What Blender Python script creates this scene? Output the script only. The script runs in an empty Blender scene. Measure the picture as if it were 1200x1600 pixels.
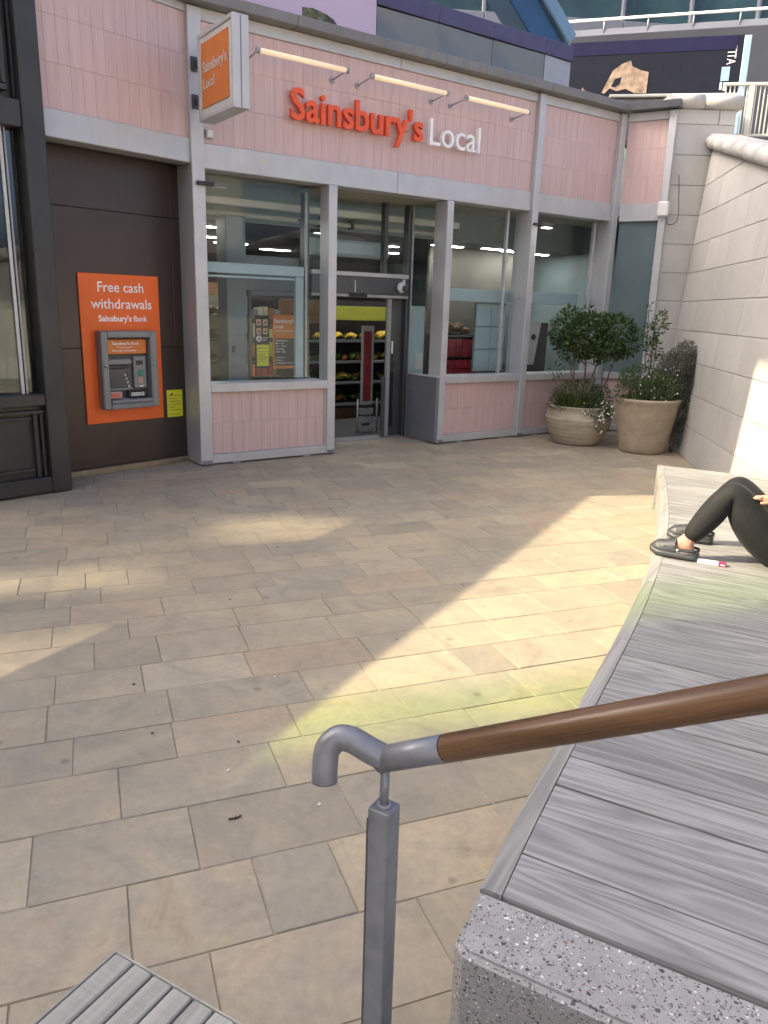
import bpy, bmesh, math, random
from mathutils import Matrix, Vector

random.seed(11)
rad = math.radians
scene = bpy.context.scene
COL = scene.collection

# ------------------------------------------------------------------ camera
CAM_H = 1.9
FPX = 1200.0                                    # focal length in photo pixels (1200 x 1600)
d_ = Vector((-135.0, 4500.0, FPX)).normalized()  # world down in camera axes (x right, y down, z forward)
up_ = -d_
fw_ = Vector((0, 0, 1))
Yc = (fw_ - up_ * fw_.dot(up_)).normalized()
Xc = Yc.cross(up_)
RM = Matrix((Xc, Yc, up_))                      # world = RM @ camera axes
cx, cy, cz = RM.col[0], RM.col[1], RM.col[2]
cam = bpy.data.cameras.new('camera')
cam_o = bpy.data.objects.new('camera', cam)
COL.objects.link(cam_o)
m3 = Matrix((cx, -cy, -cz)).transposed()
cam_o.matrix_world = Matrix.Translation((0, 0, CAM_H)) @ m3.to_4x4()
cam.sensor_fit = 'VERTICAL'
cam.sensor_height = 32
cam.lens = 24
cam.clip_start = 0.05
cam.clip_end = 2000
scene.camera = cam_o

# ------------------------------------------------------------------ light
SUN_EL = rad(38)
HD = Vector((0.9887, 0.15, 0)).normalized()      # horizontal travel direction of sunlight
LD = Vector((HD.x * math.cos(SUN_EL), HD.y * math.cos(SUN_EL), -math.sin(SUN_EL)))
world = bpy.data.worlds.new('World')
scene.world = world
world.use_nodes = True
wn = world.node_tree
bg = wn.nodes['Background']
sky = wn.nodes.new('ShaderNodeTexSky')
sky.sky_type = 'NISHITA'
sky.sun_disc = False
sky.sun_elevation = SUN_EL
# sky sun_rotation: 0 = +Y, clockwise seen from above
sky.sun_rotation = math.atan2(-HD.x, -HD.y)
sky.air_density = 0.5
sky.dust_density = 8.0
sky.ozone_density = 1.0
wn.links.new(sky.outputs[0], bg.inputs[0])
bg.inputs[1].default_value = 0.15
sl = bpy.data.lights.new('sun', 'SUN')
sl.energy = 2.1
sl.angle = rad(0.53)
sl.color = (1.0, 0.85, 0.59)
so = bpy.data.objects.new('sun', sl)
COL.objects.link(so)
so.rotation_euler = LD.to_track_quat('-Z', 'Y').to_euler()
so.location = (-20, -5, 25)
vs = scene.view_settings
vs.view_transform = 'Standard'
vs.look = 'None'
vs.exposure = 2.02
vs.gamma = 1
vs.use_curve_mapping = False
scene.render.engine = 'CYCLES'
scene.cycles.use_denoising = True
scene.cycles.max_bounces = 8
scene.cycles.diffuse_bounces = 4
scene.cycles.glossy_bounces = 4
scene.cycles.transmission_bounces = 6
scene.cycles.transparent_max_bounces = 16
scene.cycles.sample_clamp_indirect = 4.0
scene.cycles.caustics_reflective = False
scene.cycles.caustics_refractive = False

# ------------------------------------------------------------------ materials
MATS = {}


class NT:
    def __init__(s, name):
        s.m = bpy.data.materials.new(name)
        s.m.use_nodes = True
        s.n = s.m.node_tree.nodes
        s.l = s.m.node_tree.links
        s.b = s.n['Principled BSDF']
        s.out = s.n['Material Output']
        MATS[name] = s.m

    def new(s, t, **kw):
        nd = s.n.new(t)
        for k, v in kw.items():
            setattr(nd, k, v)
        return nd

    def link(s, a, b):
        s.l.new(a, b)

    def coord(s, scale=(1, 1, 1), kind='Object', rot=(0, 0, 0), rand=False):
        tc = s.new('ShaderNodeTexCoord')
        mp = s.new('ShaderNodeMapping')
        mp.inputs['Scale'].default_value = scale
        mp.inputs['Rotation'].default_value = rot
        src = tc.outputs[kind]
        if rand:                                   # every object takes its own piece of the pattern
            oi = s.new('ShaderNodeObjectInfo')
            ml = s.new('ShaderNodeVectorMath', operation='SCALE')
            cb = s.new('ShaderNodeCombineXYZ')
            for i in range(3):
                s.link(oi.outputs['Random'], cb.inputs[i])
            s.link(cb.outputs[0], ml.inputs[0])
            ml.inputs['Scale'].default_value = 37.0
            ad = s.new('ShaderNodeVectorMath', operation='ADD')
            s.link(src, ad.inputs[0])
            s.link(ml.outputs[0], ad.inputs[1])
            src = ad.outputs[0]
        s.link(src, mp.inputs[0])
        return mp.outputs[0]

    def geo(s, scale=1.0):                          # world position
        g = s.new('ShaderNodeNewGeometry')
        mp = s.new('ShaderNodeMapping')
        mp.inputs['Scale'].default_value = (scale,) * 3
        s.link(g.outputs['Position'], mp.inputs[0])
        return mp.outputs[0]

    def noise(s, vec, scale, detail=4, rough=0.55, dist=0.0):
        n = s.new('ShaderNodeTexNoise')
        n.inputs['Scale'].default_value = scale
        n.inputs['Detail'].default_value = detail
        n.inputs['Roughness'].default_value = rough
        n.inputs['Distortion'].default_value = dist
        s.link(vec, n.inputs['Vector'])
        return n.outputs['Fac']

    def ramp(s, fac, stops):
        r = s.new('ShaderNodeValToRGB')
        e = r.color_ramp.elements
        while len(e) < len(stops):
            e.new(0.5)
        for i, (p, c) in enumerate(stops):
            e[i].position = p
            e[i].color = (c[0], c[1], c[2], 1) if hasattr(c, '__len__') else (c, c, c, 1)
        s.link(fac, r.inputs[0])
        return r.outputs[0]

    def mix(s, fac, a, b, mode='MIX'):
        n = s.new('ShaderNodeMix', data_type='RGBA', blend_type=mode)
        for inp, v in ((n.inputs[0], fac), (n.inputs[6], a), (n.inputs[7], b)):
            if isinstance(v, (int, float)):
                inp.default_value = v if inp.type == 'VALUE' else (v, v, v, 1)
            elif isinstance(v, (tuple, list)):
                inp.default_value = (v[0], v[1], v[2], 1)
            else:
                s.link(v, inp)
        return n.outputs[2]

    def math(s, op, a, b=0.0):
        n = s.new('ShaderNodeMath', operation=op)
        for i, v in enumerate((a, b)):
            if isinstance(v, (int, float)):
                n.inputs[i].default_value = v
            else:
                s.link(v, n.inputs[i])
        return n.outputs[0]

    def bump(s, h, strength=0.2, dist=0.01):
        b = s.new('ShaderNodeBump')
        b.inputs['Strength'].default_value = strength
        b.inputs['Distance'].default_value = dist
        s.link(h, b.inputs['Height'])
        s.link(b.outputs[0], s.b.inputs['Normal'])
        return b

    def set(s, **kw):
        for k, v in kw.items():
            inp = s.b.inputs[k]
            if isinstance(v, (int, float)):
                inp.default_value = v
            elif isinstance(v, (tuple, list)):
                inp.default_value = (*v[:3], 1) if inp.type == 'RGBA' else v
            else:
                s.link(v, inp)
        return s


def plain(name, col, rough=0.5, metal=0.0, var=0.12, scale=6.0, bump=0.0, bscale=60.0, rand=0.0, spec=0.5, streak=0.0):
    t = NT(name)
    v = t.coord(rand=True)
    f = t.noise(v, scale, 5)
    lo = tuple(c * (1 - var) for c in col)
    hi = tuple(min(1, c * (1 + var)) for c in col)
    c = t.ramp(f, ((0.3, lo), (0.7, hi)))
    if rand:
        oi = t.new('ShaderNodeObjectInfo')
        c = t.mix(1.0, c, t.ramp(oi.outputs['Random'], ((0, 1 - rand), (1, 1 + rand * .3))), 'MULTIPLY')
    if streak:
        sv = t.coord((14, 14, 0.9), rand=True)
        c = t.mix(t.ramp(t.noise(sv, 1.0, 4), ((0.5, 0.0), (0.75, streak))), c, tuple(x * .45 for x in col))
    r = t.ramp(t.noise(v, scale * 2.3, 4), ((0.3, max(.02, rough - .09)), (0.7, min(1, rough + .09))))
    t.set(**{'Base Color': c, 'Roughness': r, 'Metallic': metal, 'Specular IOR Level': spec})
    if bump:
        t.bump(t.noise(v, bscale, 5), bump, 0.006)
    return t.m


def emis(name, col, strength, base=(.8, .8, .8)):
    t = NT(name)
    t.set(**{'Base Color': base, 'Emission Color': col, 'Emission Strength': strength, 'Roughness': .4})
    return t.m


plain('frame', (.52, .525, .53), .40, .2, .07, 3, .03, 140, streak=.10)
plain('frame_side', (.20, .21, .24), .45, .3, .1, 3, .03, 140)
plain('coping_metal', (.20, .195, .185), .5, .3, .12, 3, streak=.25)
plain('charcoal', (.048, .047, .044), .42, .25, .15, 3, .03, 100, streak=.1)
plain('charcoal_deep', (.022, .022, .024), .5, .1, .15, 3)
plain('pale_blue', (.40, .50, .53), .45, .0, .06, 3)
plain('teal_wall', (.16, .21, .22), .55, .0, .12, 2)
plain('blue_grey', (.16, .19, .215), .5, .0, .08, 3)
plain('cream_wall', (.42, .40, .31), .7, .0, .08, 2)
plain('room_tan', (.11, .105, .09), .7, 0, .15, 2)
plain('room_brown', (.10, .085, .07), .7, 0, .2, 2)
plain('dark_ceiling', (.055, .052, .05), .8, .0, .15, 4)
plain('shop_floor', (.07, .07, .075), .5, .0, .2, 20)
plain('white_paint', (.72, .72, .70), .45, .0, .05, 8)
plain('off_white', (.60, .60, .57), .5, .0, .06, 8)
plain('steel', (.36, .365, .37), .4, .35, .06, 6)
plain('steel_dark', (.10, .105, .11), .4, .5, .12, 8)
plain('rail_steel', (.215, .222, .234), .40, .35, .16, 22, .04, 260)
plain('atm_grey', (.22, .23, .235), .42, .25, .06, 8, .05, 300)
plain('atm_dark', (.07, .072, .078), .4, .1, .1, 8)
plain('black_plastic', (.012, .012, .014), .35, 0, .2, 8)
plain('screen_glass', (.03, .032, .055), .12, 0, .5, 5)
plain('orange', (.86, .145, .018), .42, 0, .04, 4)
plain('orange_sign', (.66, .19, .03), .4, 0, .04, 4)
plain('letter_orange', (.80, .10, .022), .35, 0, .05, 8)
plain('letter_white', (.90, .89, .88), .35, 0, .03, 8)
plain('ink', (.05, .05, .055), .6, 0, .2, 12)
plain('yellow_paper', (.70, .70, .03), .7, 0, .05, 6)
plain('lime_sign', (.45, .47, .06), .6, 0, .08, 4)
plain('red_box', (.42, .015, .04), .45, 0, .25, 12, rand=.3)
plain('gate_red', (.20, .018, .02), .5, 0, .4, 10)
plain('gold_plinth', (.33, .27, .18), .4, .5, .15, 8, streak=.3)
plain('crate_black', (.02, .02, .022), .6, 0, .2, 6)
plain('banana', (.62, .42, .03), .5, 0, .25, 20, rand=.4)
plain('greens', (.09, .17, .025), .6, 0, .4, 25, rand=.5)
plain('orange_veg', (.40, .16, .03), .55, 0, .3, 25, rand=.5)
plain('bread', (.22, .115, .05), .7, 0, .35, 18, rand=.6)
plain('pink_card', (.55, .30, .25), .6, 0, .1, 10)
plain('green_lamp', (.02, .22, .14), .3, 0, .2, 30)
plain('purple_band', (.085, .075, .13), .35, .4, .15, 2)
plain('lilac', (.55, .45, .585), .5, 0, .05, 1)
plain('navy', (.010, .012, .021), .7, 0, .1, 3, spec=.15)
plain('navy_band', (.012, .012, .042), .7, 0, .1, 3, spec=.15)
plain('sky_blue_edge', (.24, .36, .46), .5, 0, .1, 3)
plain('blue_beam', (.022, .075, .16), .38, .2, .12, 1.5, streak=.12)
plain('blue_beam_sky_lit', (.15, .245, .345), .38, .2, .1, 1.5, streak=.12)  # sky light on the beam's upper face, put into a paler blue
plain('far_grey', (.165, .18, .215), .5, .1, .1, 1.5, streak=.1)
plain('far_dark', (.040, .045, .056), .8, 0, .15, .7, spec=.15)
plain('bone', (.24, .175, .125), .7, 0, .5, 7)
plain('foliage_print', (.12, .13, .07), .7, 0, .9, 18)
plain('unseen_grey', (.50, .49, .46), .7, 0, .1, 1)
plain('rail_cream', (.60, .59, .53), .5, 0, .06, 5)
plain('soil', (.035, .026, .018), .95, 0, .4, 30, .4, 60)
plain('bark', (.16, .13, .10), .85, 0, .35, 25, .4, 60)
plain('clog', (.058, .060, .064), .45, 0, .12, 40)
plain('clog_hole', (.008, .008, .008), .8, 0, .1, 10)
plain('hair', (.03, .018, .012), .55, 0, .4, 60)
plain('dark_top', (.035, .03, .032), .85, 0, .2, 40)
plain('carton_white', (.74, .72, .76), .55, 0, .04, 10)
plain('carton_red', (.33, .03, .10), .55, 0, .1, 10)
plain('twig', (.05, .035, .025), .9, 0, .3, 40)
plain('petal', (.80, .80, .74), .6, 0, .05, 10)
emis('lamp_panel', (1, .97, .90), 12.0)
emis('tube_glow', (1, .74, .45), .12, (.74, .62, .45))
emis('tiny_led', (.2, 1, .3), 1.0)


def m_legging():
    t = NT('legging')
    v = t.coord()
    w = t.new('ShaderNodeTexNoise')
    f = t.noise(v, 9, 3)
    t.set(**{'Base Color': t.ramp(f, ((.3, (.0055, .0055, .006)), (.7, (.010, .010, .0105)))), 'Roughness': .78})
    t.set(**{'Sheen Weight': .06, 'Sheen Roughness': .4})
    t.bump(t.noise(t.coord((1, 1, 1)), 16, 4, .6, 1.2), .45, .012)


m_legging()


def m_skin():
    t = NT('skin')
    v = t.coord()
    t.set(**{'Base Color': t.ramp(t.noise(v, 30, 5), ((.3, (.46, .25, .18)), (.7, (.58, .34, .25)))), 'Roughness': .5})
    t.set(**{'Subsurface Weight': .15, 'Subsurface Radius': (.01, .004, .002)})


m_skin()


def m_paver():
    t = NT('paver')
    at = t.new('ShaderNodeVertexColor', layer_name='tone')
    g = t.geo(1)
    sep = t.new('ShaderNodeSeparateColor')
    t.link(at.outputs['Color'], sep.inputs[0])
    base = t.ramp(sep.outputs[0], ((0, (.31, .275, .21)), (.2, (.395, .34, .245)), (.42, (.345, .31, .24)),
                                   (.62, (.43, .365, .258)), (.78, (.39, .34, .25)), (.9, (.40, .32, .228)), (1, (.45, .40, .295))))
    # every slab has its own bedding pattern: shift the coordinates by the slab's random tone
    off = t.new('ShaderNodeVectorMath', operation='MULTIPLY_ADD')
    t.link(at.outputs['Color'], off.inputs[0])
    off.inputs[1].default_value = (31, 57, 13)
    t.link(g, off.inputs[2])
    v = off.outputs[0]
    vein = t.noise(v, 2.2, 7, .62, 2.2)
    c = t.mix(1, base, t.ramp(vein, ((.25, (.76, .75, .75)), (.45, (.97, .97, .97)), (.6, (1.10, 1.06, 1.0)), (.78, (.88, .80, .70)))), 'MULTIPLY')
    fine = t.noise(g, 26, 7, .7)
    c = t.mix(1, c, t.ramp(fine, ((.3, .86), (.7, 1.10))), 'MULTIPLY')
    # grime drifting over slabs
    grime = t.noise(g, .9, 5, .6)
    c = t.mix(t.ramp(grime, ((.42, 0.0), (.68, .5))), c, (.245, .222, .18))
    c = t.mix(t.ramp(t.noise(v, 1.3, 5, .6, 1.5), ((.52, 0.0), (.72, .45))), c, (.47, .405, .295))
    # blotches and gum spots
    vo = t.new('ShaderNodeTexVoronoi')
    vo.inputs['Scale'].default_value = 2.6
    vo.inputs['Randomness'].default_value = 1
    vo_in = vo.inputs['Vector']
    wob = t.new('ShaderNodeVectorMath', operation='MULTIPLY_ADD')
    wn_ = t.new('ShaderNodeTexNoise')
    wn_.inputs['Scale'].default_value = 30
    t.link(g, wn_.inputs['Vector'])
    t.link(wn_.outputs['Color'], wob.inputs[0])
    wob.inputs[1].default_value = (.03, .03, .0)
    t.link(g, wob.inputs[2])
    t.link(wob.outputs[0], vo_in)
    spot = t.ramp(vo.outputs['Distance'], ((.035, 1), (.07, 0)))
    c = t.mix(t.math('MULTIPLY', spot, .5), c, (.13, .12, .10))
    dirt = t.ramp(t.noise(g, 8.5, 6, .72), ((.60, 0), (.74, .45)))
    c = t.mix(dirt, c, (.17, .155, .13))
    pit = t.ramp(t.noise(g, 70, 3, .6), ((.70, 0), (.78, .55)))
    c = t.mix(pit, c, (.13, .12, .10))
    rust = t.ramp(t.noise(v, 5.5, 5, .6, 1.0), ((.66, 0), (.8, .35)))
    c = t.mix(rust, c, (.36, .215, .11))
    t.set(**{'Base Color': c, 'Roughness': t.ramp(fine, ((.3, .55), (.7, .78))), 'Specular IOR Level': .35})
    t.bump(t.math('ADD', t.math('MULTIPLY', vein, 1.2), t.math('MULTIPLY', fine, .6)), .28, .006)


m_paver()


def m_joint():
    t = NT('joint_sand')
    g = t.geo(1)
    t.set(**{'Base Color': t.ramp(t.noise(g, 5, 6), ((.3, (.24, .21, .16)), (.7, (.42, .365, .28)))), 'Roughness': .95})
    t.bump(t.noise(g, 200, 3), .4, .004)


m_joint()


def m_tile():
    t = NT('pink_tile')
    oi = t.new('ShaderNodeObjectInfo')
    v = t.coord(rand=True)
    base = t.ramp(oi.outputs['Random'], ((0, (.60, .435, .41)), (.35, (.63, .46, .43)), (.7, (.615, .45, .42)), (1, (.645, .475, .445))))
    st = t.noise(t.coord((26, 26, 1.2), rand=True), 1, 4, .6)
    c = t.mix(1, base, t.ramp(st, ((.3, (.93, .92, .92)), (.7, (1.05, 1.05, 1.05)))), 'MULTIPLY')
    c = t.mix(t.ramp(t.noise(t.geo(1), .8, 4), ((.45, 0), (.8, .3))), c, (.54, .395, .375))
    gp = t.new('ShaderNodeNewGeometry')
    mp2 = t.new('ShaderNodeMapping')
    mp2.inputs['Scale'].default_value = (9, 9, .7)
    t.link(gp.outputs['Position'], mp2.inputs[0])
    drip = t.noise(mp2.outputs[0], 1, 5, .6)
    c = t.mix(t.ramp(drip, ((.52, 0), (.74, .34))), c, (.42, .31, .295))
    t.set(**{'Base Color': c, 'Roughness': t.ramp(drip, ((.3, .24), (.7, .5))), 'Specular IOR Level': .55})
    t.bump(st, .12, .01)


m_tile()
plain('tile_grout', (.50, .35, .33), .8, 0, .1, 10)


def m_bronze():
    t = NT('bronze_panel')
    v = t.coord((1, 1, 60))
    f = t.noise(v, 3, 5, .6)
    big = t.noise(t.coord(), 1.2, 3)
    c = t.mix(big, (.060, .046, .041), (.092, .070, .062))
    t.set(**{'Base Color': c, 'Metallic': .55, 'Roughness': t.ramp(f, ((.3, .30), (.7, .44)))})
    t.bump(f, .05, .003)


m_bronze()


def m_steelpanel():
    t = NT('mirror_steel')
    v = t.coord()
    warp = t.noise(v, .9, 1, .4, .3)
    t.set(**{'Base Color': t.ramp(t.noise(v, 1.2, 2), ((.3, (.20, .185, .155)), (.7, (.27, .245, .205)))), 'Metallic': .9,
             'Roughness': t.ramp(t.noise(v, 1.5, 2), ((.3, .28), (.7, .36)))})
    t.bump(warp, .6, .25)


m_steelpanel()


def m_wood(name, cols, ring=7.0, rough=.62, sc=(.8, 5.0, 5.0), gw=.38):
    t = NT(name)
    v = t.coord(sc, rand=True)
    big = t.noise(v, 1.0, 3, .5, .6)
    w = t.math('MULTIPLY', big, ring)
    fr = t.math('FRACT', w)
    tri = t.math('ABSOLUTE', t.math('SUBTRACT', fr, .5))
    grain = t.ramp(tri, ((0.0, 0.0), (.5, 1.0)))
    fib = t.noise(t.coord((2.6, 110, 110), rand=True), 1, 6, .7)
    mixf = t.math('ADD', t.math('MULTIPLY', grain, gw), t.math('MULTIPLY', fib, 1 - gw))
    c = t.ramp(mixf, ((.25, cols[0]), (.5, cols[1]), (.78, cols[2])))
    oi = t.new('ShaderNodeObjectInfo')
    c = t.mix(1, c, t.ramp(oi.outputs['Random'], ((0, .86), (1, 1.1))), 'MULTIPLY')
    stain = t.noise(t.geo(1), 1.7, 5)
    c = t.mix(t.ramp(stain, ((.5, 0), (.75, .3))), c, tuple(x * .6 for x in cols[1]))
    t.set(**{'Base Color': c, 'Roughness': t.ramp(fib, ((.3, rough - .1), (.7, rough + .12))), 'Specular IOR Level': .4})
    t.bump(mixf, .25, .003)


m_wood('grey_wood', ((.185, .184, .178), (.27, .267, .256), (.375, .37, .352)), 11, .65, (.5, 6, 6))
m_wood('pale_wood', ((.24, .235, .215), (.32, .312, .285), (.40, .39, .355)), 5, .65, (.5, 16, 16))
m_wood('deck_wood', ((.34, .33, .285), (.43, .415, .36), (.50, .485, .42)), 5, .65, (10, .5, 10))
m_wood('brown_wood', ((.04, .02, .009), (.095, .050, .022), (.165, .09, .042)), 3.5, .30, (.8, 12, 12), .5)


def m_terrazzo(name, base, base2):
    t = NT(name)
    v = t.coord()
    c = t.ramp(t.noise(v, 16, 5), ((.3, base), (.7, base2)))
    wob = t.new('ShaderNodeVectorMath', operation='MULTIPLY_ADD')
    nz = t.new('ShaderNodeTexNoise')
    nz.inputs['Scale'].default_value = 60
    t.link(v, nz.inputs['Vector'])
    t.link(nz.outputs['Color'], wob.inputs[0])
    wob.inputs[1].default_value = (.012, .012, .012)
    t.link(v, wob.inputs[2])
    for sc, th, lo in ((62, .19, 0), (105, .23, 0), (180, .27, 0)):
        vo = t.new('ShaderNodeTexVoronoi')
        vo.inputs['Scale'].default_value = sc
        t.link(wob.outputs[0], vo.inputs['Vector'])
        sep = t.new('ShaderNodeSeparateColor')
        t.link(vo.outputs['Color'], sep.inputs[0])
        rr = t.new('ShaderNodeValToRGB')
        rr.color_ramp.interpolation = 'CONSTANT'
        stops = ((0, (.06, .06, .062)), (.22, (.18, .175, .168)), (.5, (.42, .40, .37)), (.66, (.10, .095, .09)), (.80, (.70, .69, .66)), (.90, (.30, .15, .09)), (.95, (.55, .50, .42)))
        e = rr.color_ramp.elements
        while len(e) < len(stops):
            e.new(.5)
        for i, (p, cc) in enumerate(stops):
            e[i].position = p
            e[i].color = (*cc, 1)
        t.link(sep.outputs[0], rr.inputs[0])
        # only some of the cells carry a chip, of uneven size
        size = t.math('MULTIPLY', sep.outputs[1], th * 2.0)
        has = t.math('LESS_THAN', vo.outputs['Distance'], size)
        has = t.math('MULTIPLY', has, t.math('GREATER_THAN', sep.outputs[2], .48))
        c = t.mix(has, c, rr.outputs[0])
    t.set(**{'Base Color': c, 'Roughness': .6, 'Specular IOR Level': .35})
    t.bump(t.noise(v, 90, 5), .25, .004)


m_terrazzo('terrazzo', (.30, .295, .28), (.385, .378, .36))


def m_stone():
    t = NT('pale_stone')
    v = t.coord(rand=True)
    oi = t.new('ShaderNodeObjectInfo')
    base = t.ramp(oi.outputs['Random'], ((0, (.47, .46, .435)), (.5, (.51, .50, .47)), (1, (.545, .535, .505))))
    sp = t.noise(v, 120, 4, .7)
    c = t.mix(1, base, t.ramp(sp, ((.32, .72), (.5, 1.0), (.7, 1.08))), 'MULTIPLY')
    c = t.mix(t.ramp(t.noise(t.geo(1), 1.3, 6, .65), ((.45, 0), (.8, .45))), c, (.30, .29, .265))
    st = t.noise(t.coord((7, 7, .5), rand=True), 1, 4)
    c = t.mix(t.ramp(st, ((.55, 0), (.8, .25))), c, (.27, .26, .24))
    t.set(**{'Base Color': c, 'Roughness': .75, 'Specular IOR Level': .3})
    t.bump(sp, .18, .004)


m_stone()
plain('mortar', (.38, .37, .34), .9, 0, .2, 8)


def m_pot(name, a, b, bands):
    t = NT(name)
    v = t.coord()
    c = t.ramp(t.noise(v, 7, 6, .6), ((.3, a), (.7, b)))
    h = t.noise(t.coord((1.5, 1.5, 26)), 1, 4, .6, .3)
    c = t.mix(t.ramp(h, ((.40, .40 * bands), (.5, 0))), c, tuple(x * .55 for x in a))
    c = t.mix(t.ramp(t.noise(v, 3, 6), ((.55, 0), (.8, .4))), c, tuple(x * .6 for x in a))
    t.set(**{'Base Color': c, 'Roughness': .75, 'Specular IOR Level': .3})
    t.bump(t.math('ADD', h, t.math('MULTIPLY', t.noise(v, 90, 4), .3)), .3, .01)


m_pot('pot_ribbed', (.42, .36, .265), (.52, .455, .345), 1)
m_pot('pot_plain', (.37, .30, .21), (.46, .385, .285), .4)


def m_leaf(name, cols):
    t = NT(name)
    at = t.new('ShaderNodeVertexColor', layer_name='tone')
    sep = t.new('ShaderNodeSeparateColor')
    t.link(at.outputs['Color'], sep.inputs[0])
    c = t.ramp(sep.outputs[0], ((0, cols[0]), (.6, cols[1]), (1, cols[2])))
    t.set(**{'Base Color': c, 'Roughness': .5, 'Specular IOR Level': .4})
    tr = t.new('ShaderNodeBsdfTranslucent')
    t.link(c, tr.inputs[0])
    mx = t.new('ShaderNodeMixShader')
    mx.inputs[0].default_value = .25
    t.link(t.b.outputs[0], mx.inputs[1])
    t.link(tr.outputs[0], mx.inputs[2])
    t.link(mx.outputs[0], t.out.inputs[0])


m_leaf('leaf_dark', ((.028, .060, .020), (.068, .125, .036), (.15, .215, .065)))
m_leaf('leaf_mid', ((.04, .075, .026), (.09, .145, .05), (.17, .225, .075)))
m_leaf('leaf_grey', ((.09, .10, .075), (.17, .185, .14), (.27, .285, .225)))
m_leaf('leaf_grass', ((.04, .07, .02), (.10, .14, .04), (.19, .21, .08)))


def m_glass(name, tint, refl=1.0, rough=.0):
    t = NT(name)
    t.n.remove(t.b)
    tr = t.new('ShaderNodeBsdfTransparent')
    tr.inputs[0].default_value = (*tint, 1)
    gl = t.new('ShaderNodeBsdfGlossy')
    gl.inputs['Roughness'].default_value = rough
    gl.inputs['Color'].default_value = (.95, 1, 1, 1)
    fr = t.new('ShaderNodeFresnel')
    gm = t.new('ShaderNodeNewGeometry')
    io = t.math('ADD', t.math('MULTIPLY', gm.outputs['Backfacing'], 1 / 1.52 - 1.52), 1.52)
    t.link(io, fr.inputs[0])
    f = t.math('MINIMUM', t.math('MULTIPLY', fr.outputs[0], refl), 1.0)
    mx = t.new('ShaderNodeMixShader')
    t.link(f, mx.inputs[0])
    t.link(tr.outputs[0], mx.inputs[1])
    t.link(gl.outputs[0], mx.inputs[2])
    t.link(mx.outputs[0], t.out.inputs[0])


m_glass('glass', (.94, .965, .96), .45)
m_glass('glass_dark', (.55, .60, .60), 1.8)
t_ = NT('glass_far')
t_.set(**{'Base Color': t_.ramp(t_.noise(t_.coord(rand=True), .7, 4), ((.3, (.018, .045, .052)), (.7, (.05, .105, .112)))), 'Roughness': .12})
t_ = NT('frosted_glass')
t_.set(**{'Base Color': t_.ramp(t_.noise(t_.coord((1, 1, .6)), 1.2, 3), ((.3, (.105, .155, .165)), (.7, (.16, .215, .22)))), 'Roughness': .22, 'Specular IOR Level': .6})
t_ = NT('green_filter')  # filter of the added unseen strip that greens the sunlight
t_.n.remove(t_.b)
_tr = t_.new('ShaderNodeBsdfTransparent')
_tr.inputs[0].default_value = (.70, .86, .45, 1)
t_.link(_tr.outputs[0], t_.out.inputs[0])

# ------------------------------------------------------------------ object helpers


def wm(o):
    return o.matrix_basis if o.parent is None else wm(o.parent) @ o.matrix_basis


def link(o, parent=None, M=None):
    COL.objects.link(o)
    M = M or Matrix()
    if parent is not None:
        o.parent = parent
        o.matrix_basis = wm(parent).inverted() @ M
    else:
        o.matrix_basis = M
    return o


def tag(o, label=None, cat=None, group=None, kind=None):
    for k, v in (('label', label), ('category', cat), ('group', group), ('kind', kind)):
        if v:
            o[k] = v
    return o


def thing(name, label, cat, M=None, group=None):
    o = bpy.data.objects.new(name, None)
    o.empty_display_size = .1
    link(o, None, M if M is not None else Matrix())
    return tag(o, label, cat, group)


def T(x, y, z):
    return Matrix.Translation((x, y, z))


def RZ(a):
    return Matrix.Rotation(a, 4, 'Z')


def mesh_obj(name, me, mat, parent=None, M=None, smooth=False):
    if mat is not None and not me.materials:
        me.materials.append(MATS[mat] if isinstance(mat, str) else mat)
    if smooth:
        for p in me.polygons:
            p.use_smooth = True
    o = bpy.data.objects.new(name, me)
    return link(o, parent, M)


def bm_obj(name, bm, mat, parent=None, M=None, smooth=False):
    me = bpy.data.meshes.new(name)
    bm.to_mesh(me)
    bm.free()
    return mesh_obj(name, me, mat, parent, M, smooth)


BOXES = {}


def box_mesh(sx, sy, sz, mat, bev):
    key = (round(sx, 4), round(sy, 4), round(sz, 4), mat, bev)
    if key in BOXES:
        return BOXES[key]
    bm = bmesh.new()
    bmesh.ops.create_cube(bm, size=1)
    bmesh.ops.scale(bm, vec=(sx, sy, sz), verts=bm.verts)
    b = min(bev, min(sx, sy, sz) * .3)
    if b > 0:
        bmesh.ops.bevel(bm, geom=bm.edges[:], offset=b, segments=1, affect='EDGES')
    me = bpy.data.meshes.new('box')
    bm.to_mesh(me)
    bm.free()
    me.materials.append(MATS[mat])
    BOXES[key] = me
    return me


def box(name, F, x0, x1, y0, y1, z0, z1, mat, parent=None, bev=.004, R=None):
    me = box_mesh(x1 - x0, y1 - y0, z1 - z0, mat, bev)
    M = F @ T((x0 + x1) / 2, (y0 + y1) / 2, (z0 + z1) / 2)
    if R is not None:
        M = M @ R
    return mesh_obj(name, me, None, parent, M)


def add_box(bm, x0, x1, y0, y1, z0, z1, M=None):
    vs_ = [bm.verts.new(((x0, x1)[i & 1], (y0, y1)[i >> 1 & 1], (z0, z1)[i >> 2 & 1])) for i in range(8)]
    for f in ((0, 2, 3, 1), (4, 5, 7, 6), (0, 1, 5, 4), (2, 6, 7, 3), (0, 4, 6, 2), (1, 3, 7, 5)):
        bm.faces.new([vs_[i] for i in f])
    if M is not None:
        bmesh.ops.transform(bm, matrix=M, verts=vs_)
    return vs_


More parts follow.
